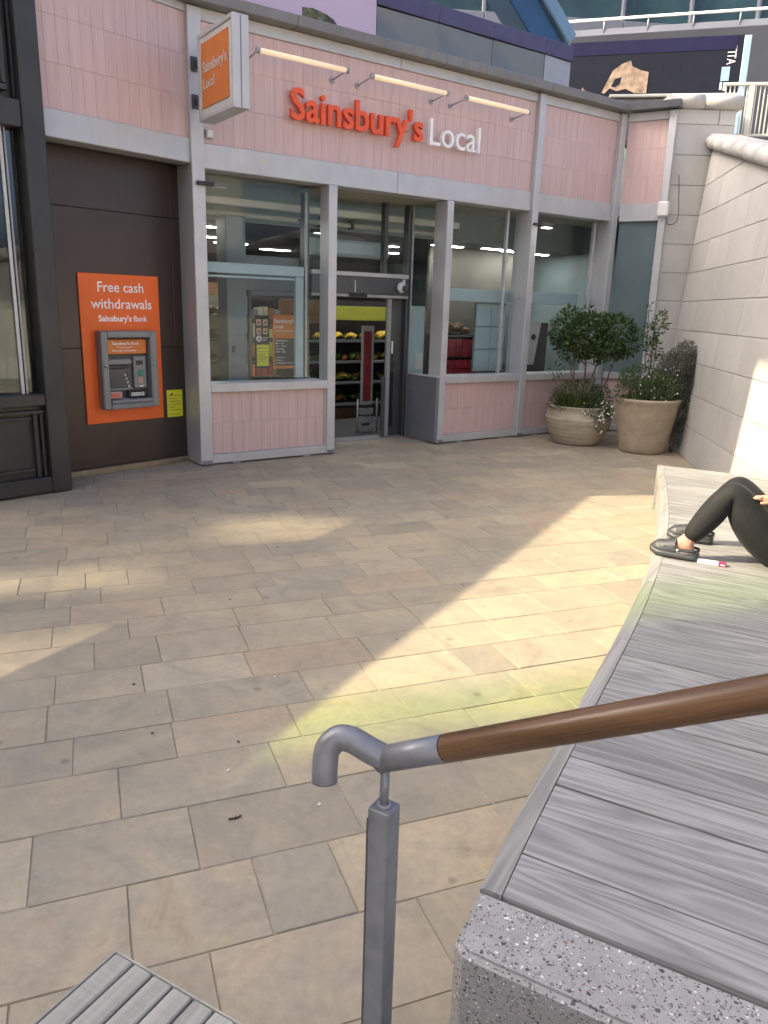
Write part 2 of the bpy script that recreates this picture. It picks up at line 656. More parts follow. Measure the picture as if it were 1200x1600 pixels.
def add_prism(bm, pts, h0, h1, axis='z'):
    """extrude a polygon of (a, b) points between two heights"""
    def P(a, b, h):
        return (a, b, h) if axis == 'z' else (a, h, b)
    lo = [bm.verts.new(P(a, b, h0)) for a, b in pts]
    hi = [bm.verts.new(P(a, b, h1)) for a, b in pts]
    n = len(pts)
    bm.faces.new(lo[::-1])
    bm.faces.new(hi)
    for i in range(n):
        bm.faces.new((lo[i], lo[(i + 1) % n], hi[(i + 1) % n], hi[i]))
    return lo + hi


def fixn(bm):
    bmesh.ops.recalc_face_normals(bm, faces=bm.faces[:])


def add_tube(bm, pts, r, seg=12, cap=True):
    pts = [Vector(p) for p in pts]
    n = len(pts)
    rs = r if hasattr(r, '__len__') else [r] * n
    rings = []
    ref = None
    for i, p in enumerate(pts):
        t = ((pts[min(i + 1, n - 1)] - p).normalized() + (p - pts[max(i - 1, 0)]).normalized())
        t = t.normalized() if t.length > 1e-6 else (pts[min(i + 1, n - 1)] - pts[max(i - 1, 0)]).normalized()
        if ref is None:
            ref = t.orthogonal().normalized()
        ref = (ref - t * ref.dot(t)).normalized()
        b = t.cross(ref)
        rings.append([bm.verts.new(p + (ref * math.cos(a) + b * math.sin(a)) * rs[i]) for a in [2 * math.pi * k / seg for k in range(seg)]])
    for a, b in zip(rings, rings[1:]):
        for k in range(seg):
            bm.faces.new((a[k], a[(k + 1) % seg], b[(k + 1) % seg], b[k]))
    if cap:
        bm.faces.new(rings[0][::-1])
        bm.faces.new(rings[-1])


def tube(name, pts, r, mat, parent=None, M=None, seg=12, smooth=True):
    bm = bmesh.new()
    add_tube(bm, pts, r, seg)
    fixn(bm)
    o = bm_obj(name, bm, mat, parent, M)
    for p in o.data.polygons:
        p.use_smooth = smooth and len(p.vertices) == 4
    return o


def lathe(name, prof, mat, parent=None, M=None, seg=48):
    bm = bmesh.new()
    rings = [[bm.verts.new((r * math.cos(a), r * math.sin(a), z)) for a in [2 * math.pi * k / seg for k in range(seg)]] for r, z in prof]
    for a, b in zip(rings, rings[1:]):
        for k in range(seg):
            bm.faces.new((a[k], a[(k + 1) % seg], b[(k + 1) % seg], b[k]))
    bm.faces.new(rings[0][::-1])
    bm.faces.new(rings[-1])
    fixn(bm)
    o = bm_obj(name, bm, mat, parent, M)
    for p in o.data.polygons:
        p.use_smooth = len(p.vertices) == 4
    return o


def disc(name, c, n, r, h, mat, parent, M=None, seg=16):
    c, n = Vector(c), Vector(n).normalized()
    return tube(name, [c, c + n * h], r, mat, parent, M, seg, smooth=False)


def spline(pts, sub=8):
    """Catmull-Rom through points"""
    pts = [Vector(p) for p in pts]
    out = []
    for i in range(len(pts) - 1):
        p0, p1, p2, p3 = pts[max(i - 1, 0)], pts[i], pts[i + 1], pts[min(i + 2, len(pts) - 1)]
        for k in range(sub):
            t = k / sub
            out.append(.5 * ((2 * p1) + (p2 - p0) * t + (2 * p0 - 5 * p1 + 4 * p2 - p3) * t * t + (3 * p1 - p0 - 3 * p2 + p3) * t ** 3))
    out.append(pts[-1])
    return out


def text_bm(s, bold=0.0, extrude=.02):
    """letters of the built-in font as a bmesh, in the x-z plane, front towards -y"""
    cu = bpy.data.curves.new('lettering', 'FONT')
    cu.body = s
    cu.size = 1
    cu.offset = bold
    cu.extrude = extrude
    cu.resolution_u = 3
    o = bpy.data.objects.new('lettering', cu)
    COL.objects.link(o)
    dg = bpy.context.evaluated_depsgraph_get()
    me = bpy.data.meshes.new_from_object(o.evaluated_get(dg))
    bpy.data.objects.remove(o)
    bm = bmesh.new()
    bm.from_mesh(me)
    bpy.data.meshes.remove(me)
    bmesh.ops.remove_doubles(bm, verts=bm.verts[:], dist=1e-5)
    bmesh.ops.transform(bm, matrix=Matrix.Rotation(rad(90), 4, 'X'), verts=bm.verts[:])
    return bm


def fit_text(bm, x0, x1, zbase, cap, y, depth=None):
    """place: left x0, right x1, baseline zbase, cap height"""
    xs = [v.co.x for v in bm.verts]
    sx = (x1 - x0) / (max(xs) - min(xs))
    sz = cap / .70
    ys = [v.co.y for v in bm.verts]
    yd = max(ys) - min(ys)
    sy = (depth / yd) if depth and yd > 0 else .05
    mx = min(xs)
    for v in bm.verts:
        v.co = ((v.co.x - mx) * sx + x0, y + (v.co.y - max(ys)) * sy, v.co.z * sz + zbase)
    return bm


def text(name, s, F, x0, x1, zbase, cap, y, mat, parent, bold=0.0, depth=.002):
    bm = fit_text(text_bm(s, bold), x0, x1, zbase, cap, y, depth)
    return bm_obj(name, bm, mat, parent, F)


# ------------------------------------------------------------------ frames of reference
MA = math.atan2(.573, .8195)
FM = T(-2.10, 9.07, 0) @ RZ(MA)                  # main shop front: x along, y into the shop, z up
AA = math.atan2(1.14, .99)
FA = T(-3.40, 8.24, 0) @ RZ(AA)                  # cash machine bay
P5 = Vector((3.47, 12.97))
P6 = Vector((4.14, 12.60))
F6 = T(P5.x, P5.y, 0) @ RZ(math.atan2(P6.y - P5.y, P6.x - P5.x))
L6 = (P6 - P5).length

# ================================================================== SETTING
# ------------------------------------------------------------------ ground and paving
g_bm = bmesh.new()
R_ = 600
for x, y in ((-R_, -R_), (R_, -R_), (R_, R_), (-R_, R_)):
    g_bm.verts.new((x, y, -.006))
g_bm.faces.new(g_bm.verts[:])
ground = tag(bm_obj('ground', g_bm, 'joint_sand'), kind='structure')

PA = rad(21.2)
pu = Vector((math.cos(PA), math.sin(PA)))
pv = Vector((-math.sin(PA), math.cos(PA)))


def project(p):
    c = RM.transposed() @ (Vector(p) - Vector((0, 0, CAM_H)))
    if c.z < .05:
        return None
    return 600 + FPX * c.x / c.z, 800 + FPX * c.y / c.z


def inside_shop(x, y):
    q = FM.inverted() @ Vector((x, y, 0))
    a = FA.inverted() @ Vector((x, y, 0))
    return q.y > (.95 if 1.6 < q.x < 3.5 else .3) and a.y > .05


rows = []
v = .2
rng = random.Random(5)
while v < 13.2:
    h = rng.choice((.30, .32, .335, .335, .35, .365))
    rows.append((v, v + h))
    v += h
slabs = []
for v0, v1 in rows:
    u = -6 + rng.random() * .4
    while u < 9.5:
        ln = rng.choice((.28, .34, .42, .48, .55, .60, .64, .68))
        c = pu * (u + ln / 2) + pv * ((v0 + v1) / 2)
        if -5.2 < c.x < 5.2 and .3 < c.y < 13.2 and not inside_shop(c.x, c.y):
            slabs.append((u, u + ln, v0, v1, c))
        u += ln


def slab_rank(s):
    p = project((s[4].x, s[4].y, 0))
    if p is None or not (-60 < p[0] < 1260 and 600 < p[1] < 1680):
        return 1e6 + s[4].length
    # slabs under the bench or behind the stair are not seen
    return s[4].length


slabs.sort(key=slab_rank)


def slab_geom(bm, s, lay, local=True):
    u0, u1, v0, v1, c = s
    g = .0012 + rng.random() * .0014
    z = rng.uniform(-.0012, .0012)
    tl = [rng.uniform(-.0009, .0009) for _ in range(4)]
    tone = (rng.random(), rng.random(), rng.random(), 1)
    top, mid, bot = [], [], []
    for (a, b), dz in zip(((u0 + g, v0 + g), (u1 - g, v0 + g), (u1 - g, v1 - g), (u0 + g, v1 - g)), tl):
        sa = .003 if a < (u0 + u1) / 2 else -.003
        sb = .003 if b < (v0 + v1) / 2 else -.003
        o = c if local else Vector((0, 0))
        j = lambda: rng.uniform(-.0012, .0012)
        p = pu * (a + sa + j()) + pv * (b + sb + j()) - o
        q = pu * a + pv * b - o
        top.append(bm.verts.new((p.x, p.y, z + dz)))
        mid.append(bm.verts.new((q.x, q.y, z + dz - .004)))
        bot.append(bm.verts.new((q.x, q.y, -.03)))
    fs = [bm.faces.new(top)]
    for k in range(4):
        n = (k + 1) % 4
        fs.append(bm.faces.new((mid[k], mid[n], top[n], top[k])))
        fs.append(bm.faces.new((bot[k], bot[n], mid[n], mid[k])))
    for f in fs:
        for lp in f.loops:
            lp[lay] = tone


for s in slabs[:300]:
    bm = bmesh.new()
    lay = bm.loops.layers.float_color.new('tone')
    slab_geom(bm, s, lay)
    bm_obj('paving_slab', bm, 'paver', ground, T(s[4].x, s[4].y, 0))
bm = bmesh.new()
lay = bm.loops.layers.float_color.new('tone')
for s in slabs[300:]:
    slab_geom(bm, s, lay, False)
tag(bm_obj('outer_paving', bm, 'paver', ground), kind='stuff')

# ------------------------------------------------------------------ added unseen screens shaped to shade the plaza
PERP = Vector((-HD.y, HD.x, 0))
TE = math.tan(SUN_EL)


def sun_uv(p, s):
    """where the sun ray through p crosses the upright plane s metres up-sun: (sideways, height)"""
    p = Vector(p)
    return p.dot(PERP), (p.dot(HD) + s) * TE + p.z


def sun_frame(s):
    M = Matrix((PERP, -HD, Vector((0, 0, 1)))).transposed().to_4x4()
    return Matrix.Translation(-HD * s) @ M


def spans(poly, h):
    xs = []
    n = len(poly)
    for i in range(n):
        (x0, y0), (x1, y1) = poly[i], poly[(i + 1) % n]
        if (y0 <= h < y1) or (y1 <= h < y0):
            xs.append(x0 + (x1 - x0) * (h - y0) / (y1 - y0))
    xs.sort()
    return list(zip(xs[::2], xs[1::2]))


EDGE = ((-.95, 2.22, 0), (2.2, 8.05, 0), (4.1, 8.42, 0), (6.6, 8.72, 0))
LIT = ((-1.35, 2.55, 0), (1.6, 8.55, 0), (3.9, 9.05, 0), (5.7, 9.3, 0), (5.7, 4.2, 0))
PATCH = [((-2.6, 3.85, 0), (-1.2, 4.4, 0), (-1.15, 3.95, 0), (-2.3, 3.25, 0)),
         ((-1.55, 6.75, 0), (-.35, 6.95, 0), (-.3, 6.25, 0), (-1.35, 6.0, 0)),
         ((-3.0, 5.0, 0), (-1.9, 5.4, 0), (-1.6, 5.0, 0), (-2.8, 4.55, 0))]
S1 = 9.0
open_main = [sun_uv(p, S1) for p in LIT]


def grow(poly, k):
    c = sum((Vector(p) for p in poly), Vector()) / len(poly)
    return [c + (Vector(p) - c) * k for p in poly]


def screen(S, x0, x1, h0, h1, dh, holes_full, holes_part, part=(5, 2)):
    bm = bmesh.new()
    h, k = h0, 0
    while h < h1:
        hm = h + dh / 2
        holes = []
        for q in holes_full:
            holes += spans(q, hm)
        if k % part[0] < part[1]:
            for q in holes_part:
                holes += spans(q, hm)
        holes.sort()
        x = x0
        for a, b in holes + [(x1, x1)]:
            if a > x:
                add_box(bm, x, min(a, x1), -.003, .003, h, h + dh)
            x = max(x, b)
        h += dh
        k += 1
    return bm


def edge_lat(pts):
    return min(p[0] for p in pts)


bm = screen(S1, -9, 14, 0, (S1 + 12.5) * TE, .03, [open_main] + [[sun_uv(p, S1) for p in grow(q, 1.9)] for q in PATCH], [])
blk = thing('sun_mask_screen', 'added unseen screen left of the plaza, cut to shade it around the sunlit wedge', 'building', sun_frame(S1))  # added screen, never seen; its openings are cut where sun should land
bm_obj('mask_slats', bm, 'unseen_grey', blk, sun_frame(S1))
S3 = 30.5
fl_ = thing('dapple_mask_screen', 'added unseen slatted screen that dapples the left paving', 'building', sun_frame(S3))  # added screen, never seen; slots shaped to the bright floor patches
pl_ = [[sun_uv(p, S3) for p in q] for q in PATCH]
allp = [sun_uv(p, S3) for q in PATCH for p in grow(q, 2.6)]
bm = screen(S3, edge_lat(allp), max(p[0] for p in allp), min(p[1] for p in allp), max(p[1] for p in allp), .05, [[sun_uv(p, S3) for p in ((-1.9, 2.1, 0), (1.5, 8.9, 0), (3.9, 9.4, 0), (9, 9.6, 0), (9, 2.0, 0))]], pl_, (2, 1))
bm_obj('mask_slats', bm, 'unseen_grey', fl_, sun_frame(S3))
# added unseen plate nearer the plaza: its lower edge draws the crisp side of the sunlit wedge
S0 = 4.6
rbm = thing('wedge_edge_mask', 'added unseen plate left of the plaza, shaped to edge the sunlit wedge', 'beam', sun_frame(S0))
ev = [sun_uv(p, S0) for p in EDGE]
bm = bmesh.new()
add_prism(bm, ev[:2] + [(ev[1][0] + 1.1, ev[1][1] - .9), (ev[0][0] + .3, ev[0][1] - 1.3)], -.02, .02, 'y')
add_prism(bm, ev[1:] + [(ev[3][0] + 1.3, ev[3][1]), (ev[1][0] + 1.3, ev[1][1] - .75)], .03, .07, 'y')
fixn(bm)
bm_obj('mask_plate', bm, 'unseen_grey', rbm, sun_frame(S0))
# added unseen slab farther off: its edge and green filter give the soft near edge of the sunlit wedge
S2 = 30.0
tw = thing('tinted_edge_mask', 'added unseen slab with a green filter strip, softening the wedge edge', 'building', sun_frame(S2))
A2, D2 = sun_uv((-.40, 3.22, 0), S2), sun_uv((6.4, 5.0, 0), S2)
dl = (D2[0] - A2[0]) / (D2[1] - A2[1])
bm = bmesh.new()
lo, hi = A2[1] - 12, D2[1] + 6


def edge(h, off=0):
    return A2[0] + dl * (h - A2[1]) + off - .22


add_prism(bm, [(-6, lo), (edge(lo), lo), (edge(hi), hi), (-6, hi)], 0, .3, 'y')
fixn(bm)
bm_obj('mask_slab', bm, 'unseen_grey', tw, sun_frame(S2))
bm = bmesh.new()
add_prism(bm, [(edge(lo, .01), lo), (edge(lo, .42), lo), (edge(hi, .42), hi), (edge(hi, .01), hi)], .1, .12, 'y')
fixn(bm)
bm_obj('tint_strip', bm, 'green_filter', tw, sun_frame(S2))

# block across the plaza, behind the viewer: it is what the shop windows mirror
FQ = T(16, -24, 0) @ RZ(MA)
opp = thing('opposite_building', 'pale stone building behind the viewer, mirrored in the shop glass', 'building', FQ)
for lev in range(3):
    for i in range(12):
        xx = -22 + i * 3.6
        box('wall_panel', FQ, xx + .01, xx + 3.59, 0, .6, lev * 3.6, lev * 3.6 + 1.5, 'pale_stone', opp, 0)
        box('window', FQ, xx + .3, xx + 3.3, .2, .3, lev * 3.6 + 1.5, lev * 3.6 + 3.6, 'far_dark', opp, 0)
        box('pier', FQ, xx - .3, xx + .3, .0, .5, lev * 3.6 + 1.502, lev * 3.6 + 3.598, 'pale_stone', opp, 0)
box('back', FQ, -22, 21.5, .61, .8, 0, 10.8, 'unseen_grey', opp, 0)

# ------------------------------------------------------------------ stone pillar and battered stone wall
FP = T(P6.x + .06, P6.y + .02, 0)
pil = thing('stone_pillar', 'pale speckled stone pier with rounded coping at the right end of the shop front', 'pillar', FP)
box('core', FP, .01, .86, .04, .8, 0, 4.85, 'mortar', pil)
z = 0.0
ch = .425
kk = 0
while z < 4.8:
    z1 = min(z + ch, 4.88)
    split = (.62 if kk % 2 else .86)
    box('stone_block', FP, 0, split, 0, .5, z + .0025, z1 - .0025, 'pale_stone', pil, .006)
    if split < .8:
        box('stone_block', FP, split + .007, .87, 0, .5, z + .0025, z1 - .0025, 'pale_stone', pil, .006)
    z = z1
    kk += 1


def coping_stone(name, F, x0, x1, y0, y1, z0, z1, parent):
    bm = bmesh.new()
    n = 8
    prof = [(y0 + (y1 - y0) * 0, z0)]
    r = (z1 - z0) / 2
    for i in range(n + 1):
        a = -math.pi / 2 - math.pi * i / n
        prof.append((y0 + r + r * math.cos(a), (z0 + z1) / 2 + r * math.sin(a)))
    prof = prof[1:]
    for i in range(n + 1):
        a = math.pi / 2 - math.pi * i / n
        prof.append((y1 - r + r * math.cos(a), (z0 + z1) / 2 + r * math.sin(a)))
    a_ = [bm.verts.new((x0, y, z)) for y, z in prof]
    b_ = [bm.verts.new((x1, y, z)) for y, z in prof]
    m = len(prof)
    for i in range(m):
        bm.faces.new((a_[i], a_[(i + 1) % m], b_[(i + 1) % m], b_[i]))
    bm.faces.new(a_[::-1])
    bm.faces.new(b_)
    fixn(bm)
    o = bm_obj(name, bm, 'pale_stone', parent, F)
    for p in o.data.polygons:
        p.use_smooth = len(p.vertices) == 4
    return o


coping_stone('coping_stone', FP, -.13, .36, -.1, .6, 4.885, 5.08, pil)
coping_stone('coping_stone', FP, .366, .93, -.1, .6, 4.885, 5.08, pil)

# wall: local x runs from the pier towards the camera, y into the wall, z up the battered face
wx = Vector((-.145, -.989, 0)).normalized()
wz = Vector((.077, 0, 1)).normalized()
wy = wz.cross(wx).normalized()
wz = wx.cross(wy).normalized()
FW = Matrix.Translation((4.43, 12.6, 0)) @ Matrix((wx, wy, wz)).transposed().to_4x4()
wall = thing('stone_wall', 'pale battered stone block wall with sloping rounded coping behind the bench', 'wall', FW)


def wtop(s):
    return 4.34 - .245 * s


WL = 12.6
bm = bmesh.new()
add_prism(bm, [(-.1, -.05), (WL, -.05), (WL, wtop(WL) - .01), (-.1, wtop(-.1) - .01)], .03, .6, 'y')
fixn(bm)
bm_obj('core', bm, 'mortar', wall, FW)
rw = random.Random(3)
z = 0.0
kk = 0
while z < 4.5:
    z1 = z + .425
    x = -.02
    first = True
    while x < WL:
        ln = rw.uniform(.95, 1.35) if not first else (.55 if kk % 2 else 1.05)
        first = False
        x1 = min(x + ln, WL)
        g = .0025
        tl, tr_ = min(z1 - g, wtop(x + g)), min(z1 - g, wtop(x1 - g))
        b = z + g
        if tl > b + .02:
            pts = [(x + g, b)]
            if tr_ > b:
                pts += [(x1 - g, b), (x1 - g, tr_)]
            else:
                pts += [(x + g + (tl - b) / .245, b)]
            xc = (4.34 - (z1 - g)) / .245
            if x + g < xc < x1 - g:
                pts.append((xc, z1 - g))
            pts.append((x + g, tl))
            bm = bmesh.new()
            cxx, czz = (x + x1) / 2, (z + z1) / 2
            add_prism(bm, [(px - cxx, pz - czz) for px, pz in pts], rw.uniform(-.002, .002), .2, 'y')
            fixn(bm)
            bmesh.ops.bevel(bm, geom=[e for e in bm.edges if all(vv.co.y < .1 for vv in e.verts)], offset=.005, segments=1, affect='EDGES')
            bm_obj('stone_block', bm, 'pale_stone', wall, FW @ T(cxx, 0, czz))
        x = x1
    z = z1
    kk += 1
sl_a = -math.atan(.245)
x = -.25
while x < WL:
    ln = .62
    Fc = FW @ T(x, 0, wtop(x)) @ Matrix.Rotation(-sl_a, 4, 'Y')
    coping_stone('coping_stone', Fc, .004, ln / math.cos(sl_a) - .004, -.12, .5, .0, .21, wall)
    x += ln

# ------------------------------------------------------------------ shop front
shop = thing('convenience_shop', 'pink tiled convenience shop front with grey metal posts and glass entrance', 'shop', FM)
G = shop


def tiles(F, x0, x1, z0, z1, y, tw_, th, parent, rows_=None):
    nx = max(1, round((x1 - x0) / tw_))
    nz = rows_ or max(1, round((z1 - z0) / th))
    sx, sz = (x1 - x0) / nx, (z1 - z0) / nz
    for j in range(nz):
        for i in range(nx):
            box('tile', F, x0 + i * sx + .0007, x0 + (i + 1) * sx - .0007, y + random.uniform(-.0006, .0006), y + .02, z0 + j * sz + .0009, z0 + (j + 1) * sz - .0009, 'pink_tile', parent, .0012)
    box('tile_backing', F, x0, x1, y + .016, y + .06, z0, z1, 'tile_grout', parent, 0)


# posts with a darker base plate
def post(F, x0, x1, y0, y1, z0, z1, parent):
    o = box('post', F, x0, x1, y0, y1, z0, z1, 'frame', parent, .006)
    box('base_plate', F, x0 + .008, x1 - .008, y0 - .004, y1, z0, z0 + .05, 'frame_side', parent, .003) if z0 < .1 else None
    return o


post(FM, -.13, .02, -.03, .46, .015, 4.86, G)
post(FM, 1.60, 1.72, -.02, .20, .015, 3.31, G)
post(FM, 3.45, 3.56, -.02, .26, .015, 3.31, G)
post(FM, 5.0, 5.12, -.05, .30, .015, 4.86, G)
post(FM, 6.75, 6.87, -.05, .30, .015, 4.86, G)
# bands
for x0, x1 in ((.022, 2.62), (2.624, 4.998), (5.122, 6.748)):
    box('lintel_band', FM, x0, x1, 0, .24, 3.312, 3.57, 'frame', G, .008)
    box('top_rail', FM, x0, x1, .005, .24, 4.75, 4.87, 'frame', G, .006)
for x0, x1 in ((-.3, 1.1), (1.104, 3.2), (3.204, 5.1), (5.104, 6.95)):
    box('coping', FM, x0, x1, -.16, .6, 4.872, 4.985, 'coping_metal', G, .008)
box('roof_deck', FM, -.3, 6.9, .61, 6.0, 4.80, 4.86, 'coping_metal', G, 0)
# fascia tiles
tiles(FM, .022, 4.998, 3.572, 4.748, .03, .125, .39, G)
tiles(FM, 5.122, 6.748, 3.572, 4.748, .03, .125, .39, G)
# low walls
for x0, x1 in ((.022, 1.598), (3.562, 4.998), (5.122, 6.748)):
    box('sill', FM, x0, x1, -.03, .30, .87, .972, 'frame', G, .006)
    box('bottom_rail', FM, x0, x1, -.01, .12, .02, .125, 'frame', G, .005)
    tiles(FM, x0 + .02, x1 - .02, .128, .868, .03, .125, .37, G, 2)
    box('edge_strip', FM, x0, x0 + .019, .008, .09, .126, .869, 'frame', G, .002)
    box('edge_strip', FM, x1 - .019, x1, .008, .09, .126, .869, 'frame', G, .002)
    for fx in (x0 + .3, x1 - .3):
        box('levelling_foot', FM, fx - .05, fx + .05, -.03, .05, 0, .018, 'steel', G, .002)
# glazing
for x0, x1 in ((.03, 1.60), (3.56, 4.74), (4.78, 5.0), (5.12, 6.62)):
    box('window_pane', FM, x0, x1, .215, .225, .975, 3.305, 'glass', G, 0)
box('mullion', FM, 4.742, 4.778, .19, .25, .974, 3.308, 'frame', G, .003)
box('mullion', FM, 6.622, 6.67, .19, .25, .974, 3.308, 'frame', G, .003)
# entrance recess
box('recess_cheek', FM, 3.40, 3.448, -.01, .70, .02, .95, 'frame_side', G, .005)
box('cheek_cap', FM, 3.39, 3.452, -.02, .70, .952, .974, 'frame', G, .003)
box('side_pane', FM, 3.43, 3.44, .24, .80, .976, 3.305, 'glass', G, 0)
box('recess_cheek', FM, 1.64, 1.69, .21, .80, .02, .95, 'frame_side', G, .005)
box('side_pane', FM, 1.66, 1.67, .21, .80, .955, 3.305, 'glass', G, 0)
box('recess_soffit', FM, 1.73, 3.44, .25, 1.2, 3.315, 3.35, 'cream_wall', G, 0)
# door set at y = .85
DY = .85
box('door_jamb', FM, 1.71, 1.78, DY - .06, DY + .06, .0, 3.31, 'steel_dark', G, .004)
box('jamb_trim', FM, 1.70, 1.735, DY - .09, DY - .062, .0, 3.31, 'frame', G, .003)
box('door_jamb', FM, 3.40, 3.47, DY - .06, DY + .06, .0, 3.31, 'steel_dark', G, .004)
box('jamb_trim', FM, 3.455, 3.478, DY - .09, DY - .062, .0, 3.31, 'frame', G, .003)
box('door_header', FM, 1.785, 3.395, DY - .11, DY + .09, 2.07, 2.30, 'steel_dark', G, .006)
box('header_trim', FM, 1.785, 3.395, DY - .115, DY + .05, 2.025, 2.067, 'steel', G, .004)
box('header_trim', FM, 1.785, 3.395, DY - .115, DY + .05, 2.303, 2.36, 'frame', G, .004)
box('door_jamb', FM, 3.0, 3.06, DY - .04, DY + .06, 2.362, 3.31, 'steel_dark', G, .004)
box('transom_pane', FM, 1.785, 2.998, DY, DY + .01, 2.362, 3.305, 'glass', G, 0)
box('transom_pane', FM, 3.062, 3.395, DY, DY + .01, 2.362, 3.305, 'glass', G, 0)
box('threshold', FM, 1.72, 3.40, DY - .12, DY + .16, .0, .012, 'steel', G, .002)
leaf = box('sliding_door', FM, 3.12, 3.39, DY + .02, DY + .06, .02, 2.02, 'steel_dark', G, .004)
box('door_stile', FM, 3.10, 3.165, DY - .03, DY + .015, .02, 2.02, 'steel', leaf, .004)
box('door_pane', FM, 3.18, 3.26, DY + .012, DY + .019, .15, 1.9, 'glass_dark', leaf, 0)
box('guide_rail', FM, 3.02, 3.075, DY - .05, DY - .01, .0, .90, 'steel_dark', G, .004)
box('lock_plate', FM, 3.20, 3.23, DY - .004, DY + .010, 1.24, 1.42, 'white_paint', leaf, .002)
# ceiling-side stickers on header
box('sensor_bar', FM, 2.38, 2.66, DY - .15, DY - .116, 2.03, 2.07, 'black_plastic', G, .004)
box('header_mark', FM, 2.47, 2.485, DY - .114, DY - .111, 2.09, 2.25, 'white_paint', G, 0)
# small camera on the header
cc = thing('security_camera', 'small white dome security camera on the entrance door header', 'camera', FM @ T(3.24, DY - .11, 2.2))
bm = bmesh.new()
bmesh.ops.create_uvsphere(bm, u_segments=20, v_segments=12, radius=.075)
bmesh.ops.scale(bm, vec=(1, .7, 1), verts=bm.verts)
bm_obj('dome', bm, 'white_paint', cc, FM @ T(3.24, DY - .15, 2.18), True)
bm = bmesh.new()
bmesh.ops.create_uvsphere(bm, u_segments=16, v_segments=10, radius=.045)
bm_obj('lens', bm, 'atm_dark', cc, FM @ T(3.26, DY - .185, 2.17), True)
box('bracket', FM, 3.27, 3.30, DY - .16, DY - .112, 2.2, 2.29, 'white_paint', cc, .003)

# bay with frosted glass beyond the last main post
for z0, z1, nm in ((3.312, 3.57, 'lintel_band'), (4.75, 4.87, 'top_rail')):
    box(nm, F6, .10, L6 - .062, .03, .22, z0, z1, 'frame', G, .006)
box('sill', F6, .10, L6 - .062, .01, .22, .87, .972, 'frame', G, .005)
box('bottom_rail', F6, .10, L6 - .062, .02, .2, .02, .125, 'frame', G, .005)
tiles(F6, .10, L6 - .062, 3.572, 4.748, .06, .125, .39, G)
tiles(F6, .10, L6 - .062, .128, .868, .06, .125, .37, G, 2)
box('frosted_pane', F6, .10, L6 - .062, .1, .12, .974, 3.31, 'frosted_glass', G, 0)
post(F6, L6 - .06, L6 + .05, -.02, .26, .015, 4.86, G)
box('coping', F6, .0, L6 + .1, -.12, .4, 4.874, 4.98, 'steel_dark', G, .006)

# cash machine bay
tiles(FA, -.3, 1.40, 3.602, 4.80, -.37, .125, .40, G)
box('lintel_band', FA, -.3, 1.43, -.40, -.16, 3.352, 3.60, 'frame', G, .008)
box('top_rail', FA, -.3, 1.43, -.39, -.16, 4.802, 4.93, 'frame', G, .006)
box('coping', FA, -.3, 1.45, -.55, .4, 4.935, 5.05, 'coping_metal', G, .006)
box('bay_soffit', FA, -.3, 1.5, -.158, .02, 3.40, 3.44, 'charcoal_deep', G, 0)
box('soffit_trim', FA, -.3, 1.5, -.155, -.06, 3.355, 3.385, 'bronze_panel', G, .004)
for z0, z1 in ((.07, 1.38), (1.384, 2.80), (2.804, 3.40)):
    for x0, x1 in ((-.35, 1.34), (1.344, 1.52)):
        box('bronze_panel', FA, x0, x1, 0, .03, z0, z1, 'bronze_panel', G, .003)
box('panel_backing', FA, -.35, 1.6, .031, .06, .0, 3.42, 'charcoal_deep', G, 0)
box('plinth', FA, -.35, 1.50, -.06, -.002, .0, .066, 'gold_plinth', G, .006)
box('glazed_edge', FA, 1.455, 1.475, -.10, -.004, .9, 3.35, 'frosted_glass', G, .002)
box('edge_light_strip', FA, 1.478, 1.492, -.14, -.10, .9, 3.35, 'off_white', G, .002)

# ------------------------------------------------------------------ dark shop front at the left
dk = thing('neighbouring_shop', 'charcoal framed neighbouring shop window left of the cash machine', 'shop', FA @ T(-1.1, -.5, 0))
box('post', FA, -.53, -.33, -.58, .02, .01, 4.6, 'charcoal', dk, .008)
box('transom', FA, -1.75, -.532, -.56, -.36, 3.352, 3.58, 'charcoal', dk, .008)
box('sill', FA, -1.75, -.532, -.57, -.30, .88, .99, 'charcoal', dk, .008)
box('bottom_rail', FA, -1.75, -.532, -.57, -.40, .02, .17, 'charcoal', dk, .008)
box('lower_panel', FA, -1.75, -.532, -.47, -.44, .172, .878, 'charcoal', dk, 0)
box('panel_frame', FA, -1.75, -.535, -.525, -.472, .80, .835, 'charcoal', dk, .004)
box('panel_frame', FA, -1.75, -.66, -.515, -.472, .745, .775, 'charcoal', dk, .004)
box('panel_frame', FA, -1.75, -.66, -.515, -.472, .235, .265, 'charcoal', dk, .004)
box('panel_frame', FA, -.645, -.61, -.525, -.472, .173, .798, 'charcoal', dk, .004)
box('panel_frame', FA, -.575, -.545, -.515, -.472, .173, .798, 'charcoal', dk, .004)
box('window_pane', FA, -1.75, -.56, -.435, -.425, .99, 3.352, 'glass_dark', dk, 0)
box('window_bead', FA, -.70, -.67, -.452, -.436, .99, 3.352, 'off_white', dk, .003)
box('window_bead', FA, -.655, -.638, -.452, -.436, .99, 3.352, 'steel', dk, .003)
box('upper_panel', FA, -1.75, -.532, -.44, -.40, 3.582, 4.6, 'charcoal', dk, 0)
box('upper_mullion', FA, -.66, -.62, -.52, -.442, 3.70, 4.6, 'charcoal', dk, .004)
box('upper_rail', FA, -1.75, -.62, -.53, -.442, 3.64, 3.69, 'charcoal', dk, .004)
box('upper_mullion', FA, -.56, -.535, -.50, -.442, 3.60, 4.6, 'charcoal_deep', dk, .004)
